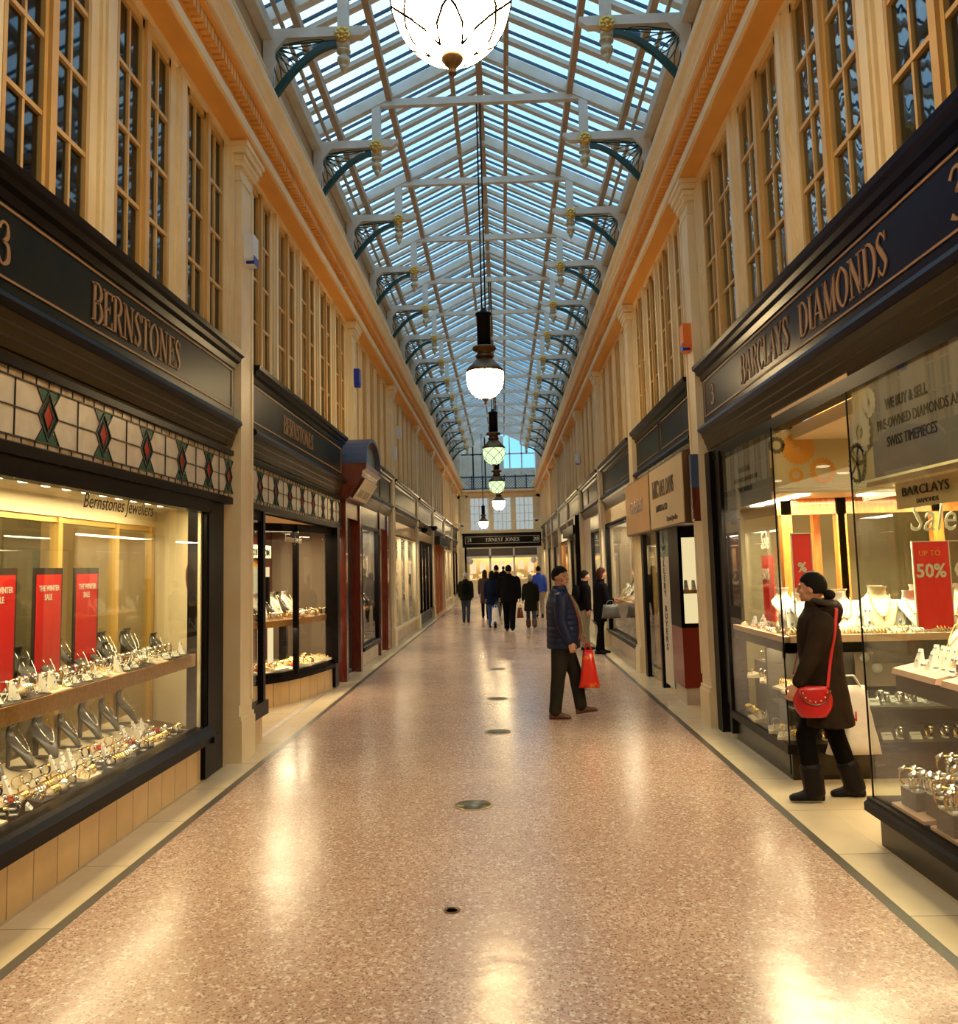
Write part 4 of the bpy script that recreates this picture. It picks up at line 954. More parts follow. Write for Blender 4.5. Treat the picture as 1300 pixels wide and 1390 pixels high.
pl = side_place(1, 5.33, 2.13, -.02)
b = MB(); b.box(2.175, 2.177, 5.06, 5.32, 2.135, 2.69); b.build('cream_film', M['filmy'], c1)
b = MB(); gear(b, (.10,.30), .155, 20, pl, ringw=.7); gear(b, (.26,.45), .09, 14, pl); b.build('pale_gear', M['gearwh'], c1)
b = MB(); gear(b, (.03,.12), .13, 24, pl, ringw=.25, spokes=5); gear(b, (.20,.28), .10, 16, pl, ringw=.8, th=.0006); b.build('olive_gear', M['geardk'], c1)
b = MB(); b.box(2.22, 3.05, 2.9, 5.30, 2.10, 2.13); b.build('case_ceiling', M['creamwall'], c1)
b = MB(); b.box(2.30, 2.303, 4.15, 5.10, 1.95, 2.10); b.build('name_strip', M['filmy'], c1)
text('name_lettering', 'BARCLAYS', .075, (2.296, 5.02, 2.02), 'R', M['ink'], c1, sx=1.5); text('name_lettering', 'DIAMONDS', .036, (2.296, 4.85, 1.97), 'R', M['ink'], c1, sx=1.3)
b = MB(); b.box(2.20, 2.95, 2.9, 5.05, .93, 1.02); b.build('shelf', M['gbox'], c1)
b = MB()
for k in range(4):
    y0 = 5.10-.56*k; b.ext([(2.19,1.02),(2.62,1.02),(2.62,1.14),(2.20,1.05)], 'y', y0-.52, y0-.02)
b.build('sloping_tray', M['traypink'], c1)
# far window
c2 = wincase(6.85, 8.46, '', 'far right shop window beyond the entrance, wrapping round with amber gear film')
b = MB(); b.box(2.17, 4.1, 6.87, 8.46, 0, .20); b.build('plinth', M['shutter'], c2)
b = MB(); b.box(2.13, 4.1, 6.84, 8.48, .20, .27); b.build('sill', M['black'], c2)
b = MB(); b.box(2.148, 2.156, 6.85, 8.46, .27, 2.70); b.box(2.156, 4.1, 6.85, 6.858, .27, 2.72); b.build('glass_pane', M['glass'], c2)
b = MB(); b.box(2.143, 2.153, 6.844, 6.856, .05, 2.72); b.box(2.14,2.155,6.835,6.865,.92,1.0); b.build('corner_seam', M['iron'], c2)
b = MB(); b.box(2.17, 2.172, 7.0, 8.36, 2.16, 2.66); b.build('grey_film', M['greyposter'], c2)
for txt, z, sz, bo, y in (('WE BUY & SELL', 2.47, .06, .003, 7.92), ('PRE-OWNED DIAMONDS AND', 2.38, .06, 0, 8.08), ('SWISS TIMEPIECES', 2.29, .06, 0, 7.95)):
    text('film_lettering', txt, sz, (2.168, y, z), 'R', M['ink'], c2, sx=.9, bold=bo)
b = MB(); b.box(2.16, 4.1, 6.868, 6.870, 2.24, 2.71); b.build('cream_film', M['filmy'], c2)
pe = lambda u, v, tt: (2.16+u, 6.866-tt, 2.24+v)
b = MB(); gear(b, (.20,.31), .135, 26, pe, hole=.1); gear(b, (.38,.13), .105, 22, pe, ringw=.42); gear(b, (.17,.10), .06, 14, pe, ringw=.5); gear(b, (1.0,.3), .13, 24, pe, ringw=.5); b.build('amber_gear', M['gearor'], c2)
b = MB(); gear(b, (.03,.34), .07, 14, pe, ringw=.5); b.build('olive_gear', M['geardk'], c2)
b = MB(); b.box(2.20, 4.1, 6.9, 8.44, 2.20, 2.23); b.build('case_ceiling', M['creamwall'], c2)
b = MB(); b.box(2.19, 2.85, 6.90, 8.44, .95, 1.03); b.box(2.19, 4.1, 6.90, 7.5, .95, 1.03); b.box(2.85,4.1,6.9,6.94,.86,.95); b.build('shelf', M['gbox'], c2)
b = MB(); b.box(2.18, 2.22, 6.92, 8.44, 1.03, 1.075); b.box(2.22, 4.05, 6.89, 6.93, 1.03, 1.085); b.build('shelf_edging', M['traypink'], c2)
b = MB()
for x in (2.46, 2.93, 3.75): b.box(x-.045, x+.045, 7.56, 7.64, .27, 2.2)
for y in (7.6, 8.2): b.box(2.90, 2.96, y-.04, y+.04, .27, 2.2)
b.box(2.4, 4.1, 7.56, 7.62, 2.06, 2.2); b.build('back_frame', M['orangewood'], c2)
b = MB(); b.box(2.22, 4.1, 7.55, 7.6, .27, .93); b.box(2.22, 4.05, 6.95, 7.5, .50, .52); b.box(2.3,2.8,7.3,7.9,.27,.6); b.box(2.35,2.8,7.6,8.4,.27,.75); b.build('lower_panel', M['gbox'], c2)
b = MB(); b.box(2.94, 3.34, 7.50, 7.515, .60, .92); b.build('portrait_print', M['facecol'], c2)
# blurred two-person print behind the lower shelf
b = MB(); b.smooth = True
for x, z, r in ((3.02,.84,.04),(3.12,.75,.045)): b.lathe([(.001,0),(r,0),(r,.004),(.001,.004)], (x,7.495,z), 18, 'y')
b.build('print_faces', M['gearwh'], c2)
# signs inside the far window
for k, (x, w, lab) in enumerate([(3.42, .14, 'large red 50 percent off sale sign seen through the near right window'), (2.40, .075, 'small red sale sign behind the woman in the far right window')]):
    t = thing('sale_sign', (x, 7.05, 1.03), lab, 'sign', None)
    zt = 1.79 if k == 0 else 1.88; zb_ = 1.10 if k == 0 else 1.45
    b = MB(); b.box(x-w, x+w, 7.05, 7.06, zb_, zt); b.build('board', M['red'], t)
    b = MB(); b.box(x-w-.008, x-w, 7.045, 7.065, 1.03, zt+.008); b.box(x-w, x+w+(.35 if k == 0 else 0), 7.045, 7.065, zt, zt+.008); b.box(x+w, x+w+.008, 7.045,7.065, zb_, zt); b.build('wire_frame', M['gearwh'], t)
    if k == 0:
        text('lettering', 'UP TO', .06, (x-.10, 7.045, zt-.11), 'E', M['gearor'], t); text('lettering', '50%', .15, (x-.13, 7.045, zt-.28), 'E', M['gearwh'], t, sx=.95, bold=.004)
        text('lettering', 'OFF', .19, (x+w+.03, 7.045, zt-.29), 'E', M['gearwh'], t, sx=.95, bold=.004)
        text('script_lettering', 'Sale', .33, (x-w-.02, 7.045, zt+.09), 'E', M['gearwh'], t, shear=.25, sx=.72)
    else: text('lettering', '%', .1, (x-.04, 7.045, zt-.3), 'E', M['gearwh'], t, bold=.004)
t = thing('sale_sign', (2.42, 8.15, 1.03), 'red sale sign at the far end of the right window, beside the dark post', 'sign')
b = MB(); b.box(2.42, 2.43, 7.90, 8.22, 1.12, 1.72); b.build('board', M['red'], t)
text('lettering', '50%', .14, (2.415, 8.2, 1.50), 'R', M['gearwh'], t, sx=.9, bold=.004); text('script_lettering', 'Sale', .22, (2.415, 8.2, 1.78), 'R', M['gearwh'], t, shear=.25, sx=.7)
# right room and goods
room(1, 2.9, 9.0, 'behind_near_right_window', M['olive'], back=3.6, spots=8, power=70, seed=3)
b = MB(); b.box(4.4,4.6,5.0,6.2,0,2.0); b.box(4.5,4.7,7.4,8.6,0,2.2); tag(b.build('shop_cabinet', M['orangewood'], org=(4.5,6,0)), 'orange wood cabinets standing deep inside the right hand shop', 'cabinet')
GA = 'lit shelf, far right window'; GB = 'lit shelf facing the right entrance'; GC = 'sloping trays, near right window'; GD = 'plinth, near right window'
for k in range(7): put(P['bustc'], 2.56, 7.05+.205*k, 1.03, 1, 'cream necklace bust on the ' + GA, 'cream busts on the ' + GA, .15, rz=pi+.35, scale=1.12)
for x in (2.74, 3.62): put(P['bustc'], x, 7.20, 1.06, 1, ('cream necklace bust just behind the woman in the parka' if x < 3 else 'cream necklace bust right of the big red 50 percent sign'), None, 0, rz=-pi/2, scale=1.25)
put(P['bustc'], 3.06, 7.22, 1.06, 1, 'tall cream necklace bust left of the big red 50 percent sign', None, 0, rz=-pi/2-.2, scale=1.3)
def nm(kk): return dict(wedge='small white earring stand', tp='beige tray of silver rings', tc='cream tray of gold rings', wg='gold wristwatch', ws='steel wristwatch', wk='black wristwatch', bang='cream pad with gold bangles', bangs='cream pad with silver bangles', card='folded white price card', cush='red velvet cushion', bustw='small white necklace bust')[kk]
def plural(k): w = nm(k).split(' '); return nm(k)
for x, kinds, st in ((2.24, ['tp','tc','bangs','card'], .13), (2.33, ['wedge','bangs','bang','cush','card'], .075), (2.42, ['wedge','wedge','bustw','bang'], .085)):
    y = 6.98
    while y < 8.4: kk = R.choice(kinds); put(P[kk], x+.02, y, 1.03 if x < 2.3 else 1.035+.12*(x-2.3), 1, nm(kk) + ' on the ' + GA, nm(kk) + ' group, ' + GA, .3, scale=.8 if kk in ('tp','tc') else 1.15); y += st*R.uniform(.9,1.2)
for yy, kinds, st in ((6.99, ['tp','tc','card','bangs'], .14), (7.08, ['wedge','bangs','bang','cush'], .09), (7.18, ['wedge','wedge','bustw'], .12), (7.30, ['wedge','bustw'], .15)):
    x = 2.32
    while x < 3.95: kk = R.choice(kinds); put(P[kk], x, yy, 1.03 + .35*max(0, yy-7.05), 1, nm(kk) + ' on the ' + GB, nm(kk) + ' group, ' + GB, .2, rz=-pi/2+R.uniform(-.3,.3), scale=.9 if kk in ('tp','tc') else (1.4 if yy < 7.1 or kk == 'bustw' else 2.1)); x += st*R.uniform(.9,1.2)
for dx, kinds, st in ((.10, ['wedge','card','ws'], .07), (.20, ['wedge','bangs','wedge'], .07), (.30, ['wedge','bustw','bangs'], .10), (.38, ['wedge','bustw','cush'], .12)):
    y = 3.6
    while y < 5.02: kk = R.choice(kinds); put(P[kk], 2.20+dx, y, 1.045+.19*dx, 1, nm(kk) + ' on the ' + GC, nm(kk) + ' group, ' + GC, .3, scale=1.0); y += st*R.uniform(.9,1.2)
# watch blocks on the near plinth
b0 = None
for k, (x, y, h) in enumerate([(2.27,5.02,.12),(2.30,4.80,.14),(2.24,4.56,.13),(2.38,4.66,.20),(2.27,4.30,.15),(2.45,4.95,.20),(2.42,4.42,.22),(2.3,4.02,.15),(2.45,4.15,.22),(2.3,3.75,.15)]):
    tb = thing('watch_block', (x, y, .27), 'dark block carrying a cluster of steel watches on the ' + GD, 'block', 'dark watch blocks on the ' + GD)
    b = MB(); b.box(x-.06, x+.06, y-.09, y+.09, .27, .27+h); b.build('block', M['gbox'], tb)
    for j in range(4): put(P['ws' if R.random() < .6 else 'wg'], x+(-.028 if j%2 else .03), y-.05+.10*(j//2), .27+h, 1, 'large wristwatch on a dark block on the ' + GD, 'large watches on the blocks of the ' + GD, .5, scale=1.55)
for k in range(3):
    y = 4.95-.45*k; tb = thing('watch_stand', (2.24, y, .27), 'flat brown board sloping to the glass on the ' + GD, 'board', 'brown boards on the ' + GD)
    b = MB(); b.ext([(2.17,.272),(2.40,.272),(2.40,.31),(2.17,.29)], 'y', y-.18, y+.2); b.build('board', M['traypink'], tb)
GE = 'low shelf facing the right entrance'
for yy, z, st in ((7.0, .27, .10), (7.08, .52, .085), (7.2, .52, .1)):
    x = 2.35
    while x < 3.95: kk = R.choice(['ws','wg','ws','card']); put(P[kk], x, yy, z, 1, nm(kk) + ' on the ' + GE, nm(kk) + ' group, ' + GE, .4, rz=-pi/2, scale=1.4); x += st*R.uniform(.9,1.3)
GF = 'low shelf by the dark right post'
for x, z in ((2.26,.27),(2.36,.60),(2.42,.75)):
    y = 7.0 if z < .7 else 7.65
    while y < 8.35: kk = R.choice(['ws','wg','tc','card','bang']); put(P[kk], x, y, z, 1, nm(kk) + ' on the ' + GF, nm(kk) + ' group, ' + GF, .4, scale=1.2); y += .13
put(P['cush'], 3.68, 7.1, .52, 1, 'single red velvet cushion on the low shelf seen through the near right window', None, 0, scale=1.6)
caselight(1, 3.2, 5.2, 60, d=-.30, z=2.08, w=.3); caselight(1, 7.0, 8.4, 75, d=-.25, z=2.18, w=.3); plight('display_light', (3.1, 7.15, 2.18), 140, (1,.80,.48), 1.7, 'AREA', (0,0,0), .25)
plight('display_light', (3.1, 7.1, .93), 7, (1,.8,.5), 1.6, 'AREA', (0,0,0), .12); caselight(1, 3.2, 5.0, 9, d=-.15, z=.92, w=.12); caselight(1, 7.0, 8.4, 8, d=-.15, z=.93, w=.12)
plight('lobby_light', (2.75, 6.1, 2.77), 22, (1,.78,.5), .9, 'AREA', (0,0,0), 1.3)
for k in range(9):
    x, y = (2.42, 7.05+.24*k) if k < 6 else (2.55+.45*(k-5), 7.2)
    b = MB(); b.box(x-.05, x+.05, y-.07, y+.07, 2.185, 2.198); o = b.build('display_spot', M['spot'], org=(x,y,2.19)); tag(o, 'bright rectangular spotlight in the ceiling of the far right window', 'spotlight', 'spotlights over the far right window')
for k in range(5):
    y = 5.1-.42*k; b = MB(); b.box(2.36, 2.46, y-.12, y+.12, 2.082, 2.098); o = b.build('display_spot', M['spot'], org=(2.4,y,2.09)); tag(o, 'bright rectangular spotlight in the ceiling of the near right window', 'spotlight', 'spotlights over the near right window')

# ------------------------------------------------------------------ right: second shop with box signs and buyers' kiosk
t = shopfront(1, 9.44, 13.52, 'dark green two-board right shopfront above the cream box sign', None, boards=2)
for q in ((2.10, 2.2, 13.1, 13.28, 0, 2.2), (2.11, 2.2, 11.92, 12.02, 0, 2.2), (2.16, 2.24, 9.44, 9.52, 0, 2.8)): b = MB(); b.box(*q); b.build('door_post', M['iron'], t)
b = MB(); b.box(2.16, 2.6, 9.44, 13.5, 2.15, 2.2); b.box(2.18,2.3,9.44,13.5,2.2,2.8); b.build('soffit', M['shutter'], t)
for y0, y1, mt, lab, tx in ((9.50, 11.66, 'signcream', 'large cream box sign lettered MICHAEL DAVIS over the second right shop', 0), (11.72, 13.95, 'signtan', 'tan box sign with dark script, beyond the cream one', 1)):
    bt = thing('box_sign', (2.0, (y0+y1)/2, 2.1), lab, 'sign')
    b = MB(); b.box(2.0, 2.22, y0, y1, 2.10, 2.90); b.build('casing', M['bronze'], bt)
    b = MB(); b.box(1.99, 2.0, y0+.02, y1-.02, 2.12, 2.88); b.build('face', M[mt], bt)
    if tx == 0:
        b = MB(); serif(b, 'MIC', .22, .45, lambda u, v, tt: (1.988-tt, 11.42-u, 2.50+v), .006)
        for v in []: pass
        b.build('lettering', M['bronze'], bt)
        text('lettering', 'HAEL DAVIS', .28, (1.985, 10.94, 2.50), 'R', M['bronze'], bt, sx=.62, bold=.002); text('lettering', 'LIMITED & CO', .11, (1.985, 11.2, 2.32), 'R', M['ink'], bt, sx=1.1, bold=.002)
        text('lettering', 'Diamond Jewellers', .09, (1.985, 10.5, 2.17), 'R', M['bronze'], bt, sx=.95)
    else: text('script_lettering', 'Goldhall', .26, (1.985, 13.5, 2.42), 'R', M['mahog'], bt, shear=.3, sx=1.35, bold=.004)
t = thing('kiosk', (2.5, 10.8, 0), 'small lit kiosk window with oxblood lower panel beneath the cream box sign', 'kiosk')
b = MB(); b.box(2.10, 2.9, 10.45, 11.1, .2, .90); b.build('lower_panel', M['redpanel'], t)
b = MB(); b.box(2.12, 2.9, 10.47, 11.1, 0, .2); b.build('base', M['kerb'], t)
b = MB()
for x in (2.10, 2.31, 2.5): b.box(x, x+.035, 10.45, 10.49, .9, 2.15)
b.box(2.1, 2.9, 10.45, 10.49, .90, .95); b.box(2.10, 2.9, 10.45, 10.49, 1.97, 2.15); b.box(2.10,2.13,10.45,11.1,.9,2.15); b.build('frame', M['black'], t)
b = MB(); b.box(2.12, 2.9, 10.47, 10.475, .95, 2.0); b.build('glass', M['glass'], t)
b = MB(); b.box(2.12, 2.9, 10.8, 10.84, .9, 2.0); b.build('back_panel', M['lit'], t)
b = MB(); b.box(2.12, 2.9, 10.5, 10.8, 1.30, 1.34); b.build('shelf', M['wood'], t)
for k in range(4): put(P['wedge'], 2.2+.09*k, 10.6, 1.34, 1, 'white earring stand on the kiosk shelf', 'earring stands in the kiosk', .2, rz=-pi/2, scale=1.2)
t = thing('glass_strip', (2.12, 11.4, 0), 'narrow teal glass panel lettered vertically JEWELLERY BUYERS left of the kiosk', 'glass panel')
b = MB(); b.box(2.112, 2.13, 11.12, 11.72, .1, 2.15); b.build('panel', M['teal'], t)
b = MB(); b.box(2.108, 2.112, 11.15, 11.70, .1, 1.75); b.build('pale_film', M['gearwh'], t)
for k, ch in enumerate('JEWELLERY BUYERS'):
    if ch != ' ': text('letter', ch, .115, (2.104, 11.47+.04*0, 2.02-.098*k), 'R', M['ink'], t, sx=2.2, align='CENTER')
t = thing('display_case', (2.5, 12.5, 0), 'golden lit corner display behind the glass door beneath the tan box sign', 'display case')
b = MB(); b.box(2.35, 2.9, 12.05, 13.1, .0, .95); b.build('cabinet', M['gbox'], t); b = MB(); b.box(2.85,2.9,12.05,13.1,.95,2.1); b.build('lit_back', M['lit'], t)
b = MB(); b.box(2.13, 2.137, 12.02, 13.1, .05, 2.15); b.build('glass_door', M['glass'], t)
for k in range(6): put(P[['bustc','bang','wg'][k%3]], 2.45+.1*(k%2), 12.15+.16*k, .95, 1, 'gold jewellery piece on the golden lit corner display', 'pieces on the golden lit display', .2, scale=1.3)
plight('display_light', (2.5, 12.5, 2.1), 14, (1,.72,.35), .4, 'AREA', (0,0,0), .9)
room(1, 9.4, 13.6, 'behind_second_right_window', M['interior'], back=2.4, spots=3, power=22, seed=5)
# further right shops
plain_shop(1, 13.95, 18.18, 'green fascia right shopfront with golden header where two shoppers look in', 'third right window watched by two shoppers', [13.97,14.3,18.15], mat='iron', power=75, c=(1,.85,.6), transom='goldframe')
plain_shop(1, 18.62, 21.2, 'green right shopfront beyond the two shoppers, with small grey screen', 'fourth right window beyond the shoppers', [18.64,21.18], mat='iron', power=45)
t = shopfront(1, 21.2, 22.88, 'cream panelled wall bay between the fourth and fifth right shops', None); b = MB(); b.box(2.16,2.3,21.2,22.88,0,2.85); b.build('cream_panel', M['creamwall'], t)
plain_shop(1, 23.32, 27.5, 'dark hooded right shopfront with black projecting blind box', 'fifth right window under the blind box', [23.34,25.4,27.48], mat='black', power=40)
b = MB(); b.box(1.95, 2.15, 23.3, 23.75, 0, 3.0); b.box(1.90,2.13,23.4,27.4,2.5,2.75); tag(b.build('blind_box', M['black'], org=(2.1,24,2.5)), 'black projecting blind box on the right wall behind the man', 'blind box')
plain_shop(1, 27.92, 31.98, 'right shopfront with orange lit doorway panel beyond the blind box', 'sixth right window with orange panel', [27.95,29,31.95], mat='wood', power=40, transom='lit', back='orangewood')
plain_shop(1, 32.52, 36.68, 'seventh right shopfront, dark and narrow in the distance', 'seventh right window', [32.55,36.6], mat='iron', power=40)
plain_shop(1, 37.12, 41.28, 'eighth right shopfront near the end wall', 'eighth right window', [37.2,41.2], mat='iron', power=40)
plain_shop(1, 41.72, 45.9, 'last right shopfront against the end wall', 'last right window', [41.8,45.8], mat='cream', power=40)

# ------------------------------------------------------------------ end wall
b = MB(); b.box(-2.9, -1.9, YE, YE+.3, 0, 5.75); b.box(1.95, 2.7, YE, YE+.3, 0, 5.75); b.box(-1.9, 1.95, YE, YE+.3, 3.45, 3.75)
b.box(-2.9, 2.7, YE, YE+.3, 5.55, 5.75)
for x in (-1.93, -.62, .66, 1.9): b.box(x-.13, x+.13, YE-.03, YE+.1, 3.6, 5.6)
b.box(-2.9, 2.7, YE-.25, YE+.3, 5.9, 6.02); b.box(-2.9, 2.7, YE-.12, YE+.3, 5.72, 5.9); b.box(-2.35,-2.05,YE-.08,YE,0,5.7)
struct(b.build('wall_end', M['cream']))
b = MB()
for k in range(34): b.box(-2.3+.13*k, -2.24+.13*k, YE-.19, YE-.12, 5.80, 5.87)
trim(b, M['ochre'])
for i, x in enumerate((-1.28, .02, 1.28)):
    wn[0] += 1; b = MB(); w = 1.04
    for q in (-w/2, -.02, w/2-.04): b.box(x+q, x+q+.04, YE+.02, YE+.06, 3.75, 5.55)
    for q in (-.27, .23): b.box(x+q, x+q+.02, YE+.03, YE+.05, 3.75, 5.55)
    for z in (4.2, 4.65, 5.1): b.box(x-w/2, x+w/2, YE+.03, YE+.05, z, z+.025)
    o = struct(b.build('window_%d' % wn[0], M['white'])); g = MB(); g.box(x-w/2, x+w/2, YE+.06, YE+.07, 3.75, 5.55); g.build('window_blind', emit('daylit_blind', (.72,.80,.78), .62), o)
t = thing('shopfront', (0, YE, 0), 'black shopfront lettered ERNEST JONES with white frames on the end wall', 'shopfront')
b = MB(); b.box(-2.25, 2.22, YE-.14, YE, 2.78, 3.52); b.box(-2.28, 2.25, YE-.20, YE, 3.46, 3.56); b.build('fascia_board', M['black'], t)
b = MB(); 
for z in (2.98, 3.36): b.box(-2.1, 2.07, YE-.15, YE-.14, z, z+.02)
for x in (-2.1, 2.05): b.box(x, x+.02, YE-.15, YE-.14, 2.98, 3.38)
b.build('gilt_border', M['gearwh'], t)
for s_, x, w in (('ERNEST JONES', -.95, 1.9), ('21', -2.0, .26), ('20', 1.72, .3)):
    b = MB(); serif(b, s_, .20, w, lambda u, v, tt, x=x: (x+u, YE-.145-tt, 3.09+v), .01); b.build('lettering', M['paper'], t)
b = MB()
for x in (-2.1, -.72, .62, 1.98): b.box(x-.05, x+.05, YE-.08, YE, 0, 2.78)
b.box(-2.1, 2.0, YE-.08, YE, 2.16, 2.28); b.box(-2.1, 2.0, YE-.08, YE, 2.70, 2.80); b.box(-2.1, 2.0, YE-.08, YE, 0, .35); b.build('window_frame', M['white'], t)
b = MB(); b.box(-2.1, 2.0, YE-.03, YE-.01, 2.28, 2.7); b.build('transom_panel', M['gbox'], t)
b = MB(); b.smooth = True
for x in (-1.85, 1.72): b.lathe([(.001,0),(.17,0),(.17,.01),(.001,.01)], (x, YE-.10, 2.0), 20, 'y')
b.build('round_sticker', M['slatew'], t)
b = MB(); b.box(-2.1, 2.0, YE+1.2, YE+1.25, 0, 2.8); b.box(-2.9,-2.1,YE+.3,YE+1.3,0,2.8); b.box(2,2.7,YE+.3,YE+1.3,0,2.8); b.box(-2.2,2.2,YE+.05,YE+1.3,2.75,2.8); b.build('shop_interior', M['interior'], t)
b = MB()
for k in range(7): b.box(-1.9+.55*k, -1.55+.55*k, YE+.9, YE+1.0, 1.3+.1*(k%3), 1.95)
b.build('picture_panel', M['lit'], t)
b = MB(); b.box(-2.0, 1.95, YE+.1, YE+.6, .3, .95); b.build('counter', M['traycream'], t)
for k in range(26): kk = ['bustw','tc','wedge','bang','bustc'][k%5]; put(P[kk], -1.85+.145*k, YE+.42, .95, 1, 'jewellery display piece in the end wall shop window', 'display pieces in the end wall window', .2, rz=-pi/2, scale=1.5)
plight('display_light', (0, YE+.5, 2.7), 110, (1,.80,.5), 3.6, 'AREA', (0,0,0), .5)
# balustrade and the glazed gable behind it
t = thing('balustrade', (0, YE+.05, 6.02), 'dark blue lattice iron balustrade above the end wall cornice', 'balustrade')
b = MB(); b.box(-2.3, 2.1, YE, YE+.06, 6.72, 6.80); b.box(-2.3, 2.1, YE, YE+.06, 6.06, 6.12)
for k in range(8): x = -2.28+.62*k; b.box(x-.035, x+.035, YE, YE+.06, 6.02, 6.85)
b.build('rail', M['slateblue'], t)
b = MB()
for k in range(-4, 30):
    x = -2.3+.16*k
    for sg in (-1, 1):
        a, c_ = (x, 6.12), (x+.6, 6.72)
        xa, xb = (x, x+.6) if sg > 0 else (x+.6, x)
        if min(xa, xb) > -2.31 and max(xa, xb) < 2.11: b.beam((xa, YE+.03, 6.12), (xb, YE+.03, 6.72), .018, .018, up=(0,1,0))
b.build('lattice', M['slateblue'], t)
b = MB()
for x in (-1.6,-.9,-.17,.55,1.25): b.box(x-.04,x+.04,YE+1.4,YE+1.45,6.0,9.3)
b.box(-2.9,.2,YE+1.4,YE+1.45,6.0,9.3); b.box(-2.9,2.7,YE+1.5,YE+1.55,6.0,7.4); b.box(-2.9,2.7,YE+1.4,YE+1.45,8.2,8.28); b.box(-2.9,-2.3,YE,YE+1.4,6,8.3); b.box(2.0,2.7,YE,YE+1.4,6,8.3)
wn[0] += 1; struct(b.build('window_%d' % wn[0], M['roofp']))

# ------------------------------------------------------------------ small fittings
def alarm_box(x, y, z, s, lab, mt, mt2):
    t = thing('alarm_box', (x, y, z), lab, 'alarm box'); f = -s*.09
    b = MB(); b.ext([(y-.09,z+.30),(y+.09,z+.30),(y+.09,z+.06),(y+.05,z),(y-.05,z),(y-.09,z+.06)], 'x', x, x+f); b.build('casing', mt, t)
    b = MB(); b.box(x+f*.2, x+f*1.06, y-.075, y+.075, z+.01, z+.09); b.build('lens', mt2, t); return t
alarm_box(-2.40, 8.06, 4.62, -1, 'white and blue alarm box on the nearest left pilaster', M['alarm'], M['alarmb'])
alarm_box(-2.40, 14.2, 4.72, -1, 'blue alarm box on the left pilaster above the arched hood', M['alarmb'], M['alarmb'])
alarm_box(-2.40, 19.1, 4.1, -1, 'white alarm box on the third left pilaster', M['alarm'], M['alarm'])
alarm_box(-2.46, 20.6, 4.8, -1, 'small white alarm box between upper left windows', M['alarm'], M['alarm'])
alarm_box(2.08, 9.2, 3.92, 1, 'orange and blue alarm box on the nearest right pilaster', M['alarmo'], M['alarmb'])
alarm_box(2.10, 22.9, 4.3, 1, 'white and blue alarm box far along the right wall', M['alarm'], M['alarmb'])
for x, y, z, lab in ((-2.2, 28.0, 2.95, 'black dome camera on the left wall before the mahogany doors'), (-2.2, 24.5, 2.75, 'black dome camera under the left fascia beside the pale framed shop'), (1.75, 44, 4.0, 'white dome camera high on the right near the end wall'), (-2.1, 46, 3.9, 'dark dome camera high on the left near the end wall')):
    t = thing('dome_camera', (x, y, z), lab, 'camera'); sg = -1 if x < 0 else 1
    b = MB(); b.smooth = True; b.lathe([(.10,.02),(.11,.0),(.11,.06),(.06,.08),(.001,.08)], (x,y,z), 14); b.tube([(x,y,z+.06),(x+sg*.4,y,z+.1)], .02, 6); b.build('bracket', M['iron'] if y < 40 else M['slatew'], t)
    b = MB(); b.smooth = True; b.ell((x,y,z),(.09,.09,.08)); b.build('dome', M['iron'], t)
for x, y, r, lab in ((-.26, 6.34, .125, 'round floor access cover nearest the camera in the middle of the aisle'), (-.10, 9.05, .12, 'round floor access cover level with the second left shop'), (-.12, 11.3, .12, 'round floor access cover beyond the man'), (-.14, 14.5, .12, 'round floor access cover, farthest of the four')):
    t = thing('floor_cover', (x, y, 0), lab, 'floor cover')
    b = MB(); b.smooth = True; b.lathe([(.001,.001),(r,.001),(r,.004),(.001,.004)][::-1], (x,y,0), 28); b.build('plate', M['cover'], t)
    b = MB(); b.smooth = True; b.lathe([(r,.001),(r+.012,.001),(r+.012,.005),(r,.005),(r,.001)], (x,y,0), 28); b.build('rim', M['brass'], t)
b = MB(); b.smooth = True; b.lathe([(.03,.001),(.042,.001),(.042,.004),(.03,.004),(.03,.001)], (-.30,4.45,0), 20); tag(b.build('floor_ring', M['bronze'], org=(-.30,4.45,0)), 'tiny brass ring set in the floor in the foreground', 'ring')
t = thing('projecting_sign', (2.05, 9.18, 2.2), 'tall narrow blue and brown projecting sign on the first right pilaster', 'sign')
b = MB(); b.box(1.99, 2.07, 9.06, 9.14, 2.45, 2.80); b.build('upper_panel', M['slateblue'], t); b = MB(); b.box(1.99, 2.07, 9.06, 9.14, 2.10, 2.45); b.build('lower_panel', M['mahog'], t)

# ------------------------------------------------------------------ sky
w = bpy.data.worlds.new('dusk_sky'); sc.world = w; w.use_nodes = True; N = w.node_tree.nodes; Lk = w.node_tree.links
bg = N['Background']; tc = N.new('ShaderNodeTexCoord'); n = N.new('ShaderNodeTexNoise'); n.inputs['Scale'].default_value = 2.2; n.inputs['Detail'].default_value = 4
Lk.new(tc.outputs['Generated'], n.inputs[0]); r = N.new('ShaderNodeValToRGB')
r.color_ramp.elements[0].position = .35; r.color_ramp.elements[0].color = (.13,.50,.86,1); r.color_ramp.elements[1].position = .62; r.color_ramp.elements[1].color = (.70,.92,1.0,1)
Lk.new(n.outputs[0], r.inputs[0]); Lk.new(r.outputs[0], bg.inputs[0]); bg.inputs[1].default_value = 1.75

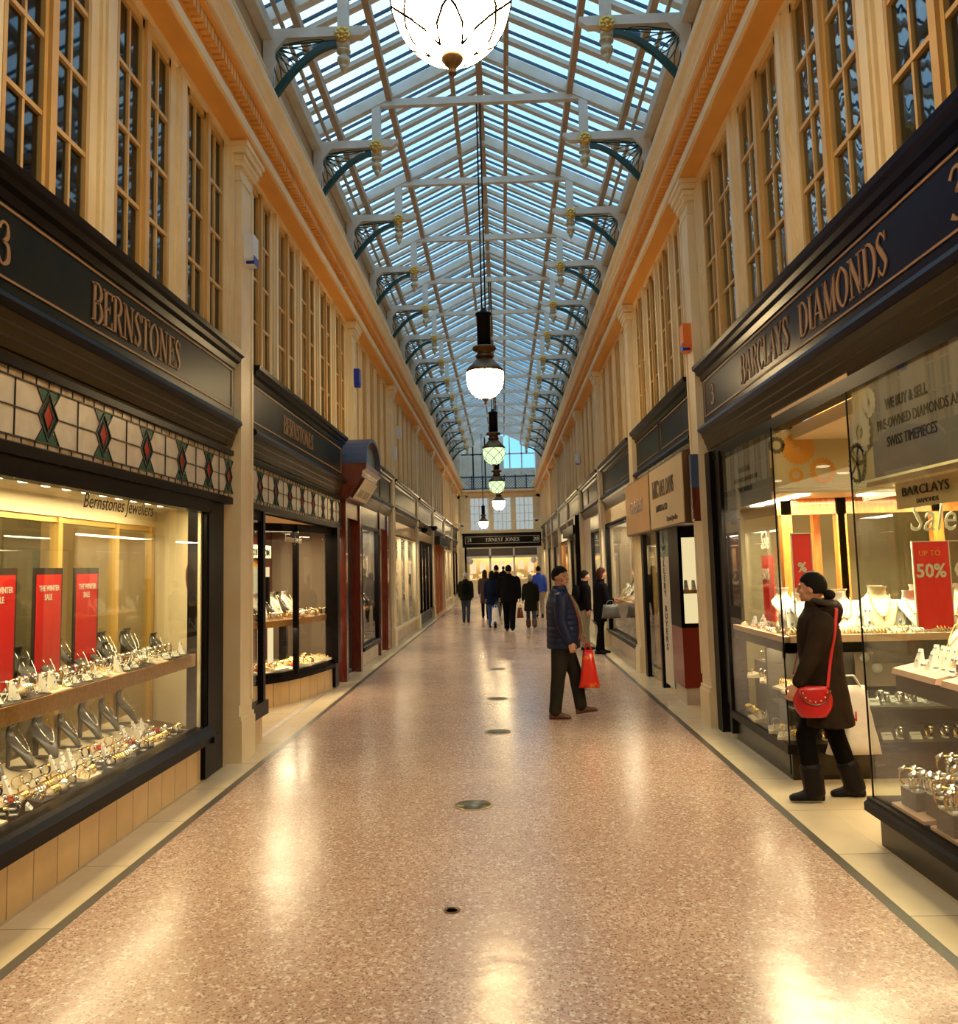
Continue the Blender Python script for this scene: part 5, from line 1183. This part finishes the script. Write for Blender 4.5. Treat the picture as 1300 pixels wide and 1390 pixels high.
# ------------------------------------------------------------------ people
def bake(mb, name, mat, voxel, parent, org, smooth=2, adapt=0):
    me = bpy.data.meshes.new(name); me.from_pydata([Vector(p) for p in mb.v], [], mb.f); me.update()
    import bmesh
    bm = bmesh.new(); bm.from_mesh(me); bmesh.ops.recalc_face_normals(bm, faces=bm.faces); bm.to_mesh(me); bm.free()
    tmp = bpy.data.objects.new(name, me); col.objects.link(tmp)
    m = tmp.modifiers.new('r', 'REMESH'); m.mode = 'VOXEL'; m.voxel_size = voxel; m.use_smooth_shade = True
    if smooth: q = tmp.modifiers.new('s', 'SMOOTH'); q.factor = .5; q.iterations = smooth
    dg = bpy.context.evaluated_depsgraph_get(); dg.update(); new = bpy.data.meshes.new_from_object(tmp.evaluated_get(dg)); bpy.data.objects.remove(tmp)
    new.name = name; new.materials.clear(); new.materials.append(mat)
    new.polygons.foreach_set('use_smooth', [True]*len(new.polygons)); new.polygons.foreach_set('material_index', [0]*len(new.polygons))
    ob = bpy.data.objects.new(name, new); col.objects.link(ob)
    if parent: ob.parent = parent
    ORG[ob.name] = org
    return ob
class XMB(MB):
    """mesh builder that also poses: scale k, optional turn of the head"""
    def __init__(s, k=1): MB.__init__(s); s.k = k
def rotz(p, a, c=(0,0)): x, y = p[0]-c[0], p[1]-c[1]; return (c[0]+x*cos(a)-y*sin(a), c[1]+x*sin(a)+y*cos(a), p[2])
def limb(mb, pts, rs, n=12):    # rounded tapering limb
    P = [Vector(p) for p in pts]; d0 = (P[0]-P[1]).normalized()*rs[0]*.6; d1 = (P[-1]-P[-2]).normalized()*rs[-1]*.6
    mb.tube([P[0]+d0] + P + [P[-1]+d1], [rs[0]*.5] + list(rs) + [rs[-1]*.5], n)
def rings(mb, rows, n=22, lean=0):
    """rows of (z, rx, ry, cy)"""
    mb.loft([[(rx*cos(2*pi*i/n), cy + lean*max(0, z-.9) + ry*sin(2*pi*i/n)*(1 if True else 1), z) for i in range(n)] for z, rx, ry, cy in rows])
def hand(mb, wr, d, side, k, curl=.6, palm=None):
    """wr wrist, d direction of the forearm, palm: direction the palm faces"""
    d = Vector(d).normalized(); pn = Vector(palm or (-side, 0, 0)); pn = (pn - d*pn.dot(d)).normalized(); w = d.cross(pn).normalized()
    wr = Vector(wr); P = lambda a, b, c: wr + d*a*k + w*b*k + pn*c*k
    ringsP = []
    for a, hw, ht in ((-.02,.024,.018),(.01,.028,.019),(.05,.038,.016),(.085,.040,.014),(.095,.034,.010)):
        ringsP.append([P(a, hw*cos(2*pi*i/12), ht*sin(2*pi*i/12)) for i in range(12)])
    mb.loft(ringsP)
    fwd = 1 if w.y > 0 else -1
    for i, (b, L_) in enumerate(((.030,.068),(.010,.078),(-.011,.072),(-.031,.056))):
        b *= fwd; a = .085; c = 0; ang = 0; pts = [P(.07, b, 0), P(.09, b, 0)]
        for j, f in enumerate((.42,.33,.25)):
            ang += curl*(.9 if j else .6); a += L_*f*cos(ang); c += L_*f*sin(ang); pts.append(P(a, b*1.08, c))
        mb.tube(pts, [.0088*k,.0090*k,.0085*k,.0078*k,.006*k], 8)
    mb.tube([P(.02,.028*fwd,.004), P(.045,.048*fwd,.016), P(.07,.052*fwd,.030), P(.088,.046*fwd,.040)], [.012*k,.0115*k,.0098*k,.0075*k], 8)
def person(lab, loc, head, H, legs=((12,8),(-14,10)), arms=((12,8,15),(-12,8,20)), coat='coatk', hem=.80, trous='trblack', shoe='shoek', hair='hairk', headturn=0, bulk=1.0, fine=.02,
           belly=0, hairlen=0, hood=False, extra=None, group=None, woman=False, flare=0, stoop=0, quilt=False, bootleg=False, hat=None, collar=True, openfront=False, handfist=(.7,.7)):
    k = H/1.75; vox = fine; ht = headturn*pi/180
    sw = .185*bulk if not woman else .165*bulk
    J = {}
    lows = []
    for sd, (a, b) in zip((-1, 1), legs):
        a *= pi/180; b *= pi/180; hip = Vector((sd*.088, 0, .90)); kn = hip + Vector((0, sin(a), -cos(a)))*.425; an = kn + Vector((0, sin(a-b), -cos(a-b)))*.405
        J[sd] = [hip, kn, an, a-b]; lows.append(an.z)
    dz = .075 - min(lows)
    for sd in (-1, 1):
        J[sd] = [Vector((p.x*k, p.y*k, (p.z+dz)*k)) for p in J[sd][:3]] + [J[sd][3]]
    up_ = dz*k
    S = lambda x, y, z: Vector((x*k, y*k + stoop*max(0, z-1.0)*k, z*k + up_))
    A = {}
    for sd, (a, c, e) in zip((-1, 1), arms):
        a *= pi/180; c *= pi/180; e *= pi/180
        sh = S(sd*sw*1.0, 0, 1.40); d = Vector((sd*sin(c), sin(a)*cos(c), -cos(a)*cos(c))); el = sh + d*.29*k
        d2 = Vector((sd*sin(c)*.3, sin(a+e), -cos(a+e))).normalized(); wr = el + d2*.25*k; A[sd] = (sh, el, wr, d2)
    # body
    b = MB()
    rings(b, [(z*k+up_, rx*k, ry*k, (cy+stoop*max(0,z-1.0))*k) for z, rx, ry, cy in [(.84,.12,.09,0),(.95,.155,.10,0),(1.08,.135,.09,0),(1.25,.15,.10,0),(1.38,.15,.09,0),(1.45,.09,.07,0),(1.47,.05,.05,0)]])
    nb = S(0,-.01,1.42); hc = S(0,.018,1.635)
    limb(b, [nb, S(0,.0,1.50), S(0,.01,1.57)], [.062*k,.055*k,.052*k])
    tw = lambda p: rotz(p, ht, (hc.x, hc.y))
    hb = MB()
    hb.ell(hc+Vector((0,-.008,.012))*k, (.076*k,.097*k,.106*k), 20, 14); hb.ell(hc+Vector((0,.026,-.058))*k, (.056*k,.066*k,.060*k), 16, 10)
    hb.ell(hc+Vector((0,.075,-.095))*k, (.024*k,.018*k,.018*k), 10, 6)          # chin
    hb.ell(hc+Vector((0,.085,.020))*k, (.052*k,.016*k,.012*k), 12, 6)           # brow
    hb.tube([hc+Vector((0,.086,.015))*k, hc+Vector((0,.104,-.018))*k, hc+Vector((0,.108,-.030))*k, hc+Vector((0,.090,-.040))*k], [.009*k,.012*k,.016*k,.010*k], 8)
    hb.ell(hc+Vector((0,.088,-.062))*k, (.024*k,.012*k,.006*k), 10, 5); hb.ell(hc+Vector((0,.086,-.073))*k, (.020*k,.011*k,.006*k), 10, 5)
    for q in (-1, 1): hb.ell(hc+Vector((q*.077,-.008,-.012))*k, (.010*k,.020*k,.030*k), 8, 8); hb.ell(hc+Vector((q*.045,.062,-.030))*k, (.024*k,.024*k,.024*k), 8, 6)
    hb.v = [tw(p) for p in hb.v]; b.add(hb.v, hb.f)
    for sd in (-1, 1):
        hip, kn, an, ft = J[sd]; limb(b, [hip, (hip+kn)/2, kn, (kn+an)/2, an], [.075*k,.065*k,.05*k,.045*k,.036*k])
        sh, el, wr, d2 = A[sd]; limb(b, [sh, el, wr], [.045*k,.036*k,.026*k])
        hand(b, wr, d2, sd, k, handfist[0 if sd < 0 else 1])
    hd = head*pi/180
    root = bake(b, 'person', M['skin'], max(vox*.6, .0055), None, tuple(loc), 1)
    root.location = loc; root.rotation_euler = (0,0,hd); tag(root, lab, 'person', group)
    # eyes and mouth
    if fine < .015:
        for q in (-1, 1):
            e = MB(); e.smooth = True; e.ell(hc+Vector((q*.031,.082,-.002))*k, (.011*k,.007*k,.0045*k), 10, 6); e.v = [tw(p) for p in e.v]; o = e.build('eye', M['eye'], root, org=(0,0,0)); o.parent = root
            e = MB(); e.smooth = True; e.tube([hc+Vector((q*.014,.094,.016))*k, hc+Vector((q*.034,.092,.022))*k, hc+Vector((q*.054,.078,.016))*k], .0026*k, 6); e.v = [tw(p) for p in e.v]; e.build('eyebrow', M['hairk'], root, org=(0,0,0))
        e = MB(); e.smooth = True; e.ell(hc+Vector((0,.094,-.067))*k, (.022*k,.008*k,.003*k), 10, 5); e.v = [tw(p) for p in e.v]; e.build('mouth', M['mahog'], root, org=(0,0,0))
    # hair
    h = MB(); c = hc+Vector((0,-.010,.014))*k; nu, nv = 28, 18; rg = []
    for j in range(nv+1):
        ph = -pi/2+pi*j/nv; ring = []
        for i in range(nu):
            t = 2*pi*i/nu; dx, dy, dzz = cos(ph)*cos(t), cos(ph)*sin(t), sin(ph)
            lim = -.60 if dy < .0 else (-.30 + 1.0*dy if dy < .35 else .05 + .55*(dy-.35) + .0)
            f = 1.085 if dzz > lim else .84
            ring.append(c + Vector((dx*.080*f*k, dy*.101*f*k, dzz*.108*f*k)))
        rg.append(ring)
    h.loft(rg)
    if hairlen: h.loft([[c+Vector((rx*cos(2*pi*i/14), -.050+ry*sin(2*pi*i/14), z))*k for i in range(14)] for z, rx, ry in ((.02,.085,.06),(-.08,.092,.055),(-.08-hairlen*.6,.085,.045),(-.08-hairlen,.05,.03))])
    h.v = [tw(p) for p in h.v]
    bake(h, 'hair' if not hat else 'knitted_hat', M[hat or hair], max(.009, vox*.6), root, tuple(loc), 1)
    # trousers
    b = MB(); rings(b, [(z*k+up_, rx*k*bulk, ry*k*bulk, 0) for z, rx, ry in [(.80,.10,.085),(.86,.165,.115),(.95,.165,.115),(1.05,.15,.10)]])
    for sd in (-1, 1):
        hip, kn, an, ft = J[sd]; limb(b, [hip, (hip*2+kn)/3, (hip+kn*2)/3, kn, (kn*2+an)/3, (kn+an*2)/3, an+Vector((0,0,.0))], [q*k*(.4+.6*bulk)*(.92 if woman else 1.06) for q in (.094,.094,.082,.070,.068,.063,.062)], 16)
    bake(b, 'trousers', M[trous], vox, root, tuple(loc))
    for sd in (-1, 1):
        hip, kn, an, ft = J[sd]; b = MB(); pitch = ft*.9 if an.z > .10*k else 0; n = 14
        rows = [(-.072,.026,0,.060),(-.060,.038,0,.085),(-.02,.042,0,.115),(.02,.043,0,.115),(.06,.047,0,.088),(.11,.051,0,.066),(.155,.047,0,.054),(.185,.030,0,.038)]
        rr = []
        for y, hw, z0, zt in rows:
            ring = []
            for i in range(n):
                a = 2*pi*i/n; x = hw*cos(a); z = (-.075 + (zt*(.5+.5*sin(a)))) if True else 0
                v = Vector((x, y, z)); v = Vector((v.x, v.y*cos(pitch) - (v.z)*sin(pitch), v.y*sin(pitch) + v.z*cos(pitch))); ring.append(an + v*k)
            rr.append(ring)
        b.loft(rr); limb(b, [an+Vector((0,-.005,-.02))*k, an+(kn-an)*(.45 if bootleg else .10)], [.078*k if bootleg else .046*k, .086*k if bootleg else .046*k], 12)
        bake(b, 'boot' if bootleg else 'shoe', M[shoe], max(vox*.7, .008), root, tuple(loc), 1)
    # coat
    b = MB(); B = bulk
    rows = [(hem, (.185+flare)*B, (.13+flare*.8)*B+belly*.4, belly*.3)] if hem < .9 else []
    rows = [(hem-.005, (.165+flare)*B, (.115+flare*.8)*B+belly*.3, belly*.3)] + rows
    for z, rx, ry, cy in [(.98,.185,.135,0),(1.08,.178,.13,0),(1.20,.188,.135,0),(1.32,.195,.13,0),(1.40,.175,.11,0),(1.455,.12,.085,-.005),(1.49,.075,.07,0)]:
        if z > hem+.04:
            bl = belly*max(0, 1-abs(z-1.03)/.33); rows.append((z, rx*B*(.92 if woman else 1), ry*B+bl*.5, cy+bl*.5))
    q = [(z*k+up_, rx*k, ry*k, (cy+stoop*max(0,z-1.0))*k) for z, rx, ry, cy in rows]
    if quilt:   # down jacket: the shell swells between the stitch lines
        n = 22; rr = []; z = q[0][0]; zt = q[-1][0]
        def at(z):
            for a, c2 in zip(q, q[1:]):
                if a[0] <= z <= c2[0]: f = (z-a[0])/(c2[0]-a[0]); return [a[i]+(c2[i]-a[i])*f for i in range(4)]
            return q[-1]
        rws = []
        while z < zt: r_ = at(z); e = .008*abs(sin(pi*(z-q[0][0])/.062)); rws.append((z, r_[1]+e, r_[2]+e, r_[3])); z += .0103
        rings(b, rws, 28)
    else: rings(b, q)
    for sd in (-1, 1):
        sh, el, wr, d2 = A[sd]; s0 = sh - Vector((sd*.03*k, 0, .0))
        pts = [s0, sh + (el-sh)*.25, sh+(el-sh)*.6, el, el+(wr-el)*.5, wr-d2*.012*k]; rs = [.078,.076,.068,.062,.054,.046]
        limb(b, pts, [r*k*(.5+.5*B) for r in rs], 14)
    bake(b, 'coat', M[coat], vox if not quilt else .011, root, tuple(loc), 1 if quilt else 2)
    if collar:
        b = MB(); b.lathe([(.055*k,0),(.085*k,-.02*k),(.088*k,.02*k),(.078*k,.055*k),(.066*k,.06*k),(.064*k,.02*k)], tuple(S(0,.0,1.475)), 18); bake(b, 'collar', M[coat], max(.008, vox*.6), root, tuple(loc), 1)
    if hood:
        b = MB(); c = S(0,-.085,1.46); b.ell(c, (.155*k,.115*k,.10*k), 18, 10); b.ell(c+Vector((0,-.03,-.05))*k, (.11*k,.07*k,.08*k), 14, 8); bake(b, 'hood', M[coat], vox, root, tuple(loc))
        b = MB(); b.tube([c+Vector((.14*cos(a), .03+.085*sin(a), .055+.02*sin(a)))*k for a in [2*pi*i/20 for i in range(21)]], .026*k, 8); bake(b, 'fur_trim', M['fur'], max(.01, vox*.6), root, tuple(loc), 0)
    root['_'] = 0; del root['_']
    return root, dict(J=J, A=A, S=S, k=k, hc=hc, tw=tw)
def backpack(root, I, mat='coatk', name='backpack'):
    """worn, so it hangs on the person: a thing of its own at the same place"""
    b = MB(); S = I['S']; k = I['k']; c = S(0,-.20,1.22)
    b.ell(c, (.15*k,.10*k,.23*k), 18, 12); b.ell(c+Vector((0,-.06,-.08))*k, (.12*k,.07*k,.12*k), 14, 8)
    for q in (-1, 1): b.tube([c+Vector((q*.09,.06,.18))*k, c+Vector((q*.10,.16,.22))*k, c+Vector((q*.10,.30,.17))*k, c+Vector((q*.11,.31,.0))*k], .014*k, 6)
    o = bake(b, name, M[mat], .018, None, tuple(root.location)); o.location = root.location; o.rotation_euler = root.rotation_euler; return o
def carrier(name, x, y, z0, z1, w0, w1, th, mat, rz=0, txt=None, tcol='bagred', handles=True):
    """a hanging carrier bag: gathered at the handles, wide and creased at the foot"""
    t = thing(name, (x,y,z0), '', 'bag'); t.rotation_euler[2] = rz; O = ORG[t.name]
    b = MB(); b.smooth = True; rg = []; n = 20; r_ = random.Random(3)
    for j in range(9):
        f = j/8; w = w0+(w1-w0)*(f**.8); d = th*(.5+.5*sin(pi*min(1, .25+f*.75)))*(1-.75*(f > .95))
        rg.append([(x+(w/2)*math.copysign(abs(cos(2*pi*i/n))**.6, cos(2*pi*i/n))+r_.uniform(-.006,.006)+.05*(1-f)*(w0-w1)*0, y+(d/2)*sin(2*pi*i/n)+r_.uniform(-.007,.007), z0+(z1-z0)*f) for i in range(n)])
    b.loft(rg); b.build('bag_body', M[mat], t)
    if handles:
        for q in (-1, 1):
            b = MB(); b.tube([(x-w1*.35, y+q*.008, z1-.01), (x-w1*.15, y+q*.01, z1+.07), (x+w1*.15, y+q*.01, z1+.07), (x+w1*.35, y+q*.008, z1-.01)], .007, 6); b.build('handle', M[mat], t)
    if txt: text('lettering', txt, .10, (x-w0*.33, y-th*.52-.006, z0+(z1-z0)*.50), 'E', M[tcol], t)
    return t

# the woman at the entrance
W, I = person('woman in dark hooded parka and black boots stepping out of the right entrance', (2.24, 6.32, 0), 84, 1.60, legs=((24,30),(-13,4)), arms=((22,9,8),(-14,3,10)), coat='coatbr', hem=.60, flare=.055, bulk=1.22,
    hair='hairk', headturn=-28, fine=.012, hood=True, woman=True, bootleg=True, stoop=.03, handfist=(.7,.8))
k = I['k']; S = I['S']
b = MB(); b.smooth = True; b.ell(I['tw'](I['hc']+Vector((0,-.13,-.055))*k), (.035*k,.045*k,.04*k)); b.build('hair_bun', M['hairk'], W, org=(0,0,0))
b = MB(); b.smooth = True; b.ell(I['tw'](I['hc']+Vector((0,-.105,-.045))*k), (.026*k,.012*k,.028*k)); b.build('hair_tie', M['paper'], W, org=(0,0,0))
def toworld(root, p): a = root.rotation_euler[2]; q = rotz(p, a); return Vector((q[0]+root.location.x, q[1]+root.location.y, p[2]+root.location.z))
hw = toworld(W, I['A'][-1][2])
t = thing('handbag', (2.10, 6.09, .60), 'red leather crossbody handbag with curved flap held in front of the woman in the parka', 'bag')
b = MB(); b.smooth = True; rg = []
for j in range(9):
    f = j/8; z = .605+.205*f; w = .135*(sin(pi*(.18+.62*f))**.7); rg.append([(2.09+w*math.copysign(abs(cos(2*pi*i/20))**.7, cos(2*pi*i/20)), 6.10+.045*sin(2*pi*i/20), z) for i in range(20)])
b.loft(rg); b.build('bag_body', M['bagred'], t)
b = MB(); b.smooth = True; b.tube([(2.09+.105*cos(a), 6.052, .79+.10*sin(a)) for a in [pi+pi*i/12 for i in range(13)]], .006, 6); b.build('flap_edge', M['mahog'], t)
b = MB(); b.smooth = True
for i in range(7): a = pi+pi*(i+.5)/7; b.ell((2.09+.085*cos(a), 6.052, .79+.08*sin(a)), (.007,.004,.007), 8, 5)
b.build('stud', M['brass'], t)
b = MB(); b.tube([(2.19,6.09,.80),(2.235,6.13,.98),(2.285,6.14,1.18),(2.315,6.17,1.32),(2.31,6.28,1.42),(2.25,6.42,1.36),(2.18,6.50,1.15),(2.06,6.40,.85),(2.01,6.15,.80)], .011, 6, flat=.4); b.build('strap', M['bagred'], t)
t = carrier('carrier_bag', 2.48, 6.46, .28, .76, .40, .22, .15, 'bagwhite', rz=0, txt='AN'); t['label'] = 'white plastic carrier bag hanging behind the woman in the parka'
# the man in the middle
Mn, I = person('man in navy quilted jacket and charcoal trousers standing mid aisle, face turned to camera', (.62, 9.80, 0), -90, 1.66, legs=((22,14),(-7,0)), arms=((14,12,26),(-2,4,24)), coat='puffer', hem=.80, trous='trgrey', shoe='shoebr', hair='hairk',
    headturn=-42, bulk=1.2, belly=.09, fine=.011, quilt=True, collar=True, handfist=(.9,.9))
k = I['k']; S = I['S']
b = MB(); rings(b, [(z*k, rx*k, .03*k, (cy+.032)*k) for z, rx, cy in ((.86,.10,.165),(1.0,.105,.215),(1.15,.10,.20),(1.3,.08,.150),(1.42,.055,.085))], 16); bake(b, 'shirt_front', M['shirt'], .012, Mn, (0,0,0))
for q in (-1, 1):
    b = MB(); b.tube([Vector((q*.085,.085,1.45))*k, Vector((q*.11,.155,1.32))*k, Vector((q*.12,.21,1.12))*k, Vector((q*.13,.215,.98))*k, Vector((q*.13,.17,.82))*k], [.010,.012,.012,.012,.010], 8); bake(b, 'jacket_edge', M['scarfred'], .009, Mn, (0,0,0), 1)
t = carrier('carrier_bag', .91, 9.74, .33, .74, .24, .10, .12, 'bagshop'); t['label'] = 'red and yellow plastic carrier bag in the hand of the man in navy'
t = carrier('carrier_bag', .90, 9.93, .28, .60, .13, .08, .09, 'bagwhite', handles=False); t['label'] = 'small white carrier bag hanging just behind the red one'
# shoppers further along
FR = 'walkers seen from behind'
def far(lab, x, y, hd, H, **kw): return person(lab, (x, y, 0), hd, H, **dict(dict(fine=.022), **kw))
p, I = far('walker in dark olive coat and jeans with black backpack, leftmost of the group ahead', -1.17, 26.7, -4, 1.52, coat='coatol', hem=.78, trous='jeans', hair='hairg', legs=((10,14),(-6,6)), woman=True, bulk=1.15)
o = backpack(p, I); tag(o, 'black backpack on the walker in the olive coat at the left', 'backpack')
far('walker in maroon coat with long dark hair, second from left and farther off', -.62, 28.6, 0, 1.58, coat='coatred', hem=.55, hair='hairr', hairlen=.16, woman=True, legs=((14,10),(-12,16)))
p, I = far('walker in navy coat and blue jeans carrying white bags, middle of the group', -.33, 24.2, -3, 1.56, coat='coatnavy', hem=.72, trous='jeansb', hair='hairk', hairlen=.10, woman=True, legs=((12,10),(-10,18)))
o = backpack(p, I, 'coatnavy'); tag(o, 'navy backpack on the walker carrying white bags', 'backpack')
for x, y, z0, z1, w, mt, lab in ((-.24,24.0,.06,.56,.30,'bagwhite','lower white carrier bag held by the walker in navy'), (-.02,24.0,.28,.62,.18,'bagwhite','upper white carrier bag beside the man in black'), (-.16,24.15,.30,.66,.20,'baggrey','dark carrier bag between the two white ones')):
    t = carrier('carrier_bag', x, y, z0, z1, w, w*.4, .1, mt); t['label'] = lab
far('broad man in black coat and trousers walking away in the centre', .13, 22.8, -5, 1.71, coat='coatk', hem=.76, hair='hairk', bulk=1.25, legs=((12,6),(-10,12)), trous='trblack')
far('dark haired walker just ahead, seen between the navy coat and the man in black', -.24, 29.5, 0, 1.72, coat='coatk', hem=.8, legs=((10,8),(-8,10)))
far('grey haired walker in long dark coat and boots, right of the man in black', .72, 23.8, 4, 1.44, coat='coatol', hem=.56, flare=.02, hair='hairg', woman=True, bulk=1.15, bootleg=True, shoe='shoebr', trous='jeans', legs=((8,6),(-8,8)))
t = carrier('handbag', .42, 23.7, .28, .56, .20, .10, .08, 'mahog'); t['label'] = 'maroon handbag hanging from the hand of the grey haired walker'
far('walker in bright blue jacket and pale trousers, farthest right of the group', 1.15, 28.6, 0, 1.66, coat='coatblue', hem=.86, trous='trbeige', legs=((12,8),(-10,12)))
p, I = far('shopper in black with beige trousers and backpack looking in the third right window', 1.60, 17.35, -78, 1.55, coat='coatk', hem=.86, trous='trbeige', legs=((4,2),(-4,4)), fine=.018)
o = backpack(p, I); tag(o, 'black backpack on the shopper in beige trousers', 'backpack')
p, I = far('shopper in black coat and leggings leaning toward the third right window', 1.80, 16.55, -72, 1.60, coat='coatk', hem=.66, hair='hairr', hairlen=.08, woman=True, legs=((6,4),(-6,4)), fine=.018, stoop=.08, arms=((30,8,40),(5,6,20)))
t = carrier('handbag', 1.96, 16.2, .68, .93, .36, .26, .12, 'baggrey', rz=0); t['label'] = 'large grey handbag on the arm of the shopper in leggings'
far('shopper in dark clothes deep inside the end wall shop', .0, 48.2, 0, 1.68, coat='coatk', hem=.8)

# ------------------------------------------------------------------ render look
sc.view_settings.view_transform = 'Standard'; sc.view_settings.look = 'None'; sc.view_settings.gamma = 1; sc.view_settings.use_curve_mapping = False
sc.view_settings.exposure = -0.1
cy = sc.cycles
cy.use_denoising = True; cy.max_bounces = 8; cy.diffuse_bounces = 4; cy.glossy_bounces = 4; cy.transparent_max_bounces = 16; cy.transmission_bounces = 4
cy.sample_clamp_indirect = 6; cy.caustics_reflective = False; cy.caustics_refractive = False
for k in list(P.values()):      # drop the sources that were never set out
    if k.name not in USED:
        for c in list(k.children): bpy.data.objects.remove(c)
        bpy.data.objects.remove(k)
